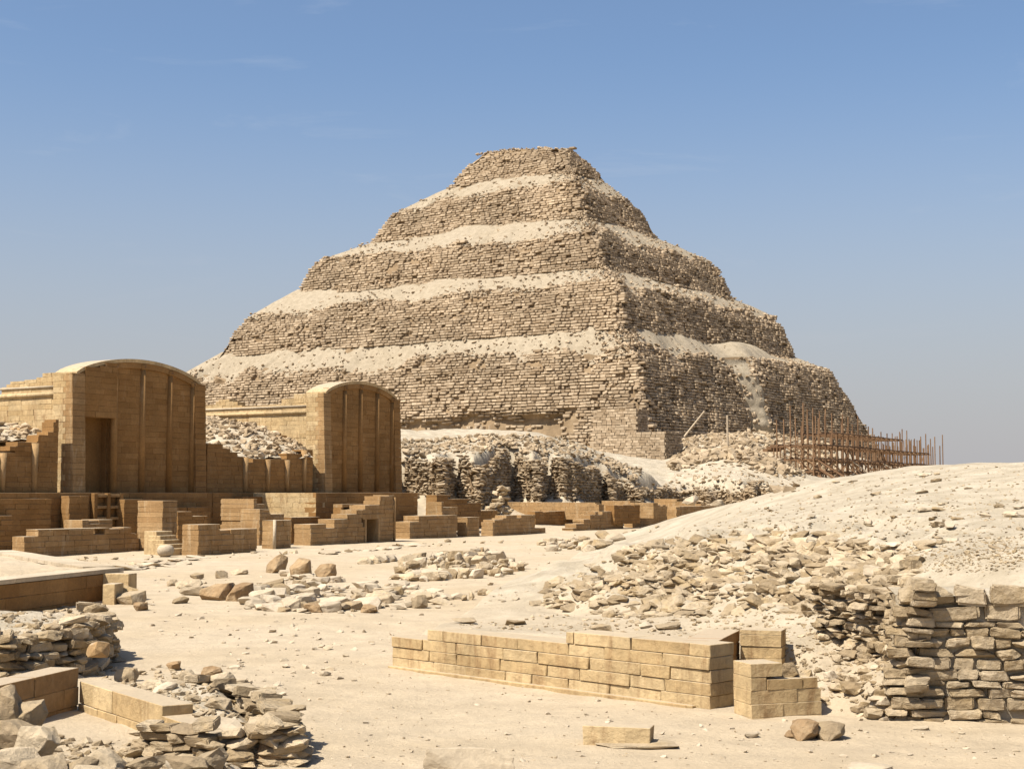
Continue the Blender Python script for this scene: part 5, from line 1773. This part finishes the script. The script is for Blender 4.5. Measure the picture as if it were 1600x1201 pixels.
chips('grit and chips of stone strewn over the sand mound', [(900, 900), (1100, 812), (1240, 760), (1440, 732), (1600, 725), (1600, 880), (1400, 880), (1200, 830)], 2600, (.015, .10), 41)
chips('fine grit on the sand behind the dry-stone wall', [(1380, 895), (1390, 860), (1600, 835), (1600, 890)], 1500, (.01, .07), 45)
chips('chips of stone on the sand slope above the long wall', [(680, 980), (850, 960), (1280, 955), (1390, 1010), (1400, 1110), (1230, 1090), (1160, 1000)], 2800, (.012, .13), 42)
chips('pale chips of stone on the near sand', [(480, 1030), (620, 1045), (1110, 1115), (1400, 1125), (1600, 1130), (1600, 1195), (700, 1195), (480, 1195)], 380, (.012, .10), 43, 'pale')
chips('broken stone and grit on the rubble bank at the left edge', [(0, 915), (60, 925), (150, 965), (190, 1030), (120, 1045), (0, 1050)], 900, (.02, .22), 48)
chips('broken stone and grit on the ragged bank beside the sunken room', [(135, 1050), (270, 1040), (380, 1080), (455, 1190), (330, 1200), (270, 1150), (180, 1075)], 1100, (.015, .17), 49)
chips('broken stone and grit along the near edge of the sunken room', [(60, 1150), (200, 1160), (330, 1165), (340, 1200), (60, 1200)], 500, (.015, .15), 50)
chips('small dark and tan chips on the near sand', [(420, 1000), (620, 1045), (1110, 1115), (1600, 1130), (1600, 1195), (480, 1195)], 600, (.008, .045), 46, 'rubble')
chips('broken bits of stone at the feet of the court walls', [(20, 876), (220, 866), (420, 862), (620, 850), (860, 838), (980, 828), (1040, 822), (1040, 828), (860, 846), (640, 856), (420, 872), (200, 884)], 420, (.05, .45), 47, 'rubble')
chips('pale chips of stone scattered over the court', [(240, 900), (560, 862), (900, 845), (840, 930), (620, 975), (600, 1035), (420, 1100), (230, 980)], 600, (.03, .2), 44, 'pale')

# ================================================================ left foreground: rubble banks and the sunken room
def bank_wall(label, line, zt, seed, lw=(.22, .6), hs=(.10, .2), depth=.4, zb=-.1, mat='rubble', name='rubble_bank_wall', out_sign=1):
    root = empty('rough_stone_wall', (line[0][0], line[0][1], 0), label, 'wall')
    rnd = random.Random(seed)
    for (ax, ay), (bx, by) in zip(line[:-1], line[1:]):
        a = Vector((ax, ay, 0)); d = Vector((bx - ax, by - ay, 0)); L = d.length; d.normalize()
        out = Vector((d.y, -d.x, 0)) * out_sign
        z = zb
        while z < zt:
            h = rnd.uniform(*hs); u = -.1
            while u < L:
                l = rnd.uniform(*lw)
                p = a + d * (u + l / 2) + out * (rnd.uniform(-.12, .06) - .18 * max(0, z))
                if z + h * .5 < zt + rnd.uniform(-.12, .08):
                    link('stone', proto_mesh('field' if rnd.random() < .45 else 'fine', mat if rnd.random() < .5 else 'tan'), root, (p.x, p.y, z + h / 2), (rnd.gauss(0, .10), rnd.gauss(0, .10), rz_of(d) + rnd.gauss(0, .2)), (l * 1.06, depth * rnd.uniform(.8, 1.2), h * rnd.uniform(.9, 1.25)))
                u += l * .97
            z += h * .92
    return root
bank_wall('crumbling grey stone wall at the left edge, below the low platform', [(-7.15, 24.6), (-7.2, 26.6), (-7.9, 28.3)], .86, 1, (.18, .52), (.08, .18), .5, zb=-.05)
bank_wall('short south end of the crumbling grey stone wall at the left edge', [(-9.6, 22.8), (-8.0, 23.2), (-7.15, 24.5)], .80, 6, (.18, .52), (.08, .18), .5, zb=-.05)
# sunken room of dressed blocks
a = gnd(122, 1108); b = gnd(-60, 1160)
def small_wall(label, p0, p1, h, cs, thick, seed, mat='ashlar'):
    p0 = Vector((p0.x, p0.y, 0)); p1 = Vector((p1.x, p1.y, 0))
    d = (p1 - p0).normalized(); L = (p1 - p0).length
    root = empty('block_wall', (p0.x, p0.y, 0), label, 'wall')
    lay_blocks(root, p0, d, L, thick, h, -.2, cs, (.6, 1.2), mat, gap=.007, rough=.010, seed=seed)
    return root
small_wall('shaded smooth wall of brown blocks at the left edge, beside the sunken sandy room', b, a, lambda u: .78, .26, .42, 3)
W2a, W2b = gnd(123, 1109), gnd(292, 1168)
L2 = (W2b - W2a).length
small_wall('sunlit broken wall of brown blocks with an upright dark slot, beside the sunken room', W2a, W2b, lambda u: (.62 if u < L2 * .82 else .48), .30, .40, 4, 'ashlar_gold_lit')
near_stone(150, 1066, 34, 26, .35, 'upright angular block standing on the corner of the sunken room', 'ashlar', 'fineblock', .4, (.1, .25), z=.42)
bank_wall('low ragged stone wall right of the sunken room, ending in large flat slabs', [(-4.3, 17.0), (-3.4, 16.5), (-2.45, 16.7), (-2.7, 18.0), (-3.3, 19.6), (-3.75, 20.7), (-4.9, 20.9)], .42, 2, (.15, .42), (.06, .14))
BIG = [(355, 1150, 74, 34, .5, 'large flat pale slab on top of the ragged stone wall', 'pale'), (335, 1115, 52, 22, .4, 'rounded flat stone behind the large flat slab', 'rubble'),
       (375, 1172, 64, 36, .5, 'thick grey slab under the large flat slab', 'rubble'), (250, 1086, 42, 20, .32, 'oval stone in the middle of the ragged bank', 'pale'),
       (238, 1078, 40, 18, .3, 'oval stone just behind the oval stone of the ragged bank', 'rubble'), (290, 1065, 30, 22, .3, 'round stone on the back edge of the ragged bank', 'rubble'),
       (268, 1048, 28, 16, .25, 'small dark stone perched at the back of the ragged bank', 'boulder'), (330, 1055, 34, 16, .3, 'flat dark stone at the back right of the ragged bank', 'boulder'),
       (225, 1182, 56, 24, .4, 'flat grey stone on the near edge of the sunken room', 'rubble'), (272, 1178, 26, 10, .2, 'small flat stone on the near edge of the sunken room', 'pale'),
       (345, 1082, 40, 24, .3, 'tan block on the right edge of the ragged bank', 'rubble'), (400, 1150, 44, 30, .35, 'angular grey stone at the right end of the ragged bank', 'rubble'),
       (425, 1190, 60, 34, .45, 'low dark stone at the right foot of the ragged bank', 'boulder'), (195, 1063, 38, 24, .3, 'split angular stone beside the upright corner block', 'rubble'),
       (40, 930, 34, 16, .5, 'pointed stone on top of the crumbling grey wall', 'rubble'), (62, 1022, 40, 22, .4, 'sloping oblong stone under the crumbling grey wall', 'rubble'),
       (140, 1020, 36, 16, .35, 'flat stone at the right foot of the crumbling grey wall', 'rubble'), (162, 1026, 30, 12, .3, 'thin dark slab at the right foot of the crumbling grey wall', 'boulder'),
       (34, 1053, 38, 12, .25, 'small brown brick-shaped block on the shaded wall at the left edge', 'boulder')]
for px, py, w, h, dep, lab, mt in BIG:
    near_stone(px, py, w, h, dep, lab, mt, 'fine' if 'block' not in lab else 'fineblock', tilt=(random.gauss(0, .08), random.gauss(0, .1)))
def corner_rocks():
    rnd = random.Random(8)
    for i, (px, py, w, h, Y) in enumerate(((10, 1125, 70, 60, 15.2), (45, 1140, 60, 50, 15.2), (15, 1180, 110, 62, 14.6), (60, 1185, 70, 56, 14.5), (5, 1235, 120, 70, 14.0), (70, 1225, 80, 46, 14.0), (120, 1215, 60, 34, 14.1),
                                           (170, 1205, 70, 34, 14.3), (230, 1208, 70, 30, 14.4), (290, 1212, 70, 34, 14.3), (330, 1205, 60, 36, 14.6), (145, 1235, 90, 40, 13.8), (250, 1240, 110, 40, 13.8))):
        labs = ('highest rock of the pile in the lower left corner', 'rock at the right shoulder of the corner pile', 'broad rock in the middle of the corner pile', 'rock below the right shoulder of the corner pile', 'lowest broad rock of the corner pile', 'blunt rock at the foot of the corner pile',
                'small rock right of the corner pile', 'first flat rock along the bottom edge, right of the corner pile', 'second flat rock along the bottom edge, below the flat grey stone', 'third flat rock along the bottom edge, left of the ragged wall', 'rock against the foot of the ragged wall', 'rock at the bottom edge below the first flat rock', 'broad rock at the very bottom edge below the sunken room')
        p = at(px, py, Y); k = Y / FPX
        stone('corner_rock', labs[i], 'rock', 'fine', 'rubble', Vector((p.x, p.y, p.z)), (w * k, max(.4, w * k * .8), h * k), rnd.uniform(-.4, .4), (rnd.gauss(0, .12), rnd.gauss(0, .12)), None, .1)
corner_rocks()
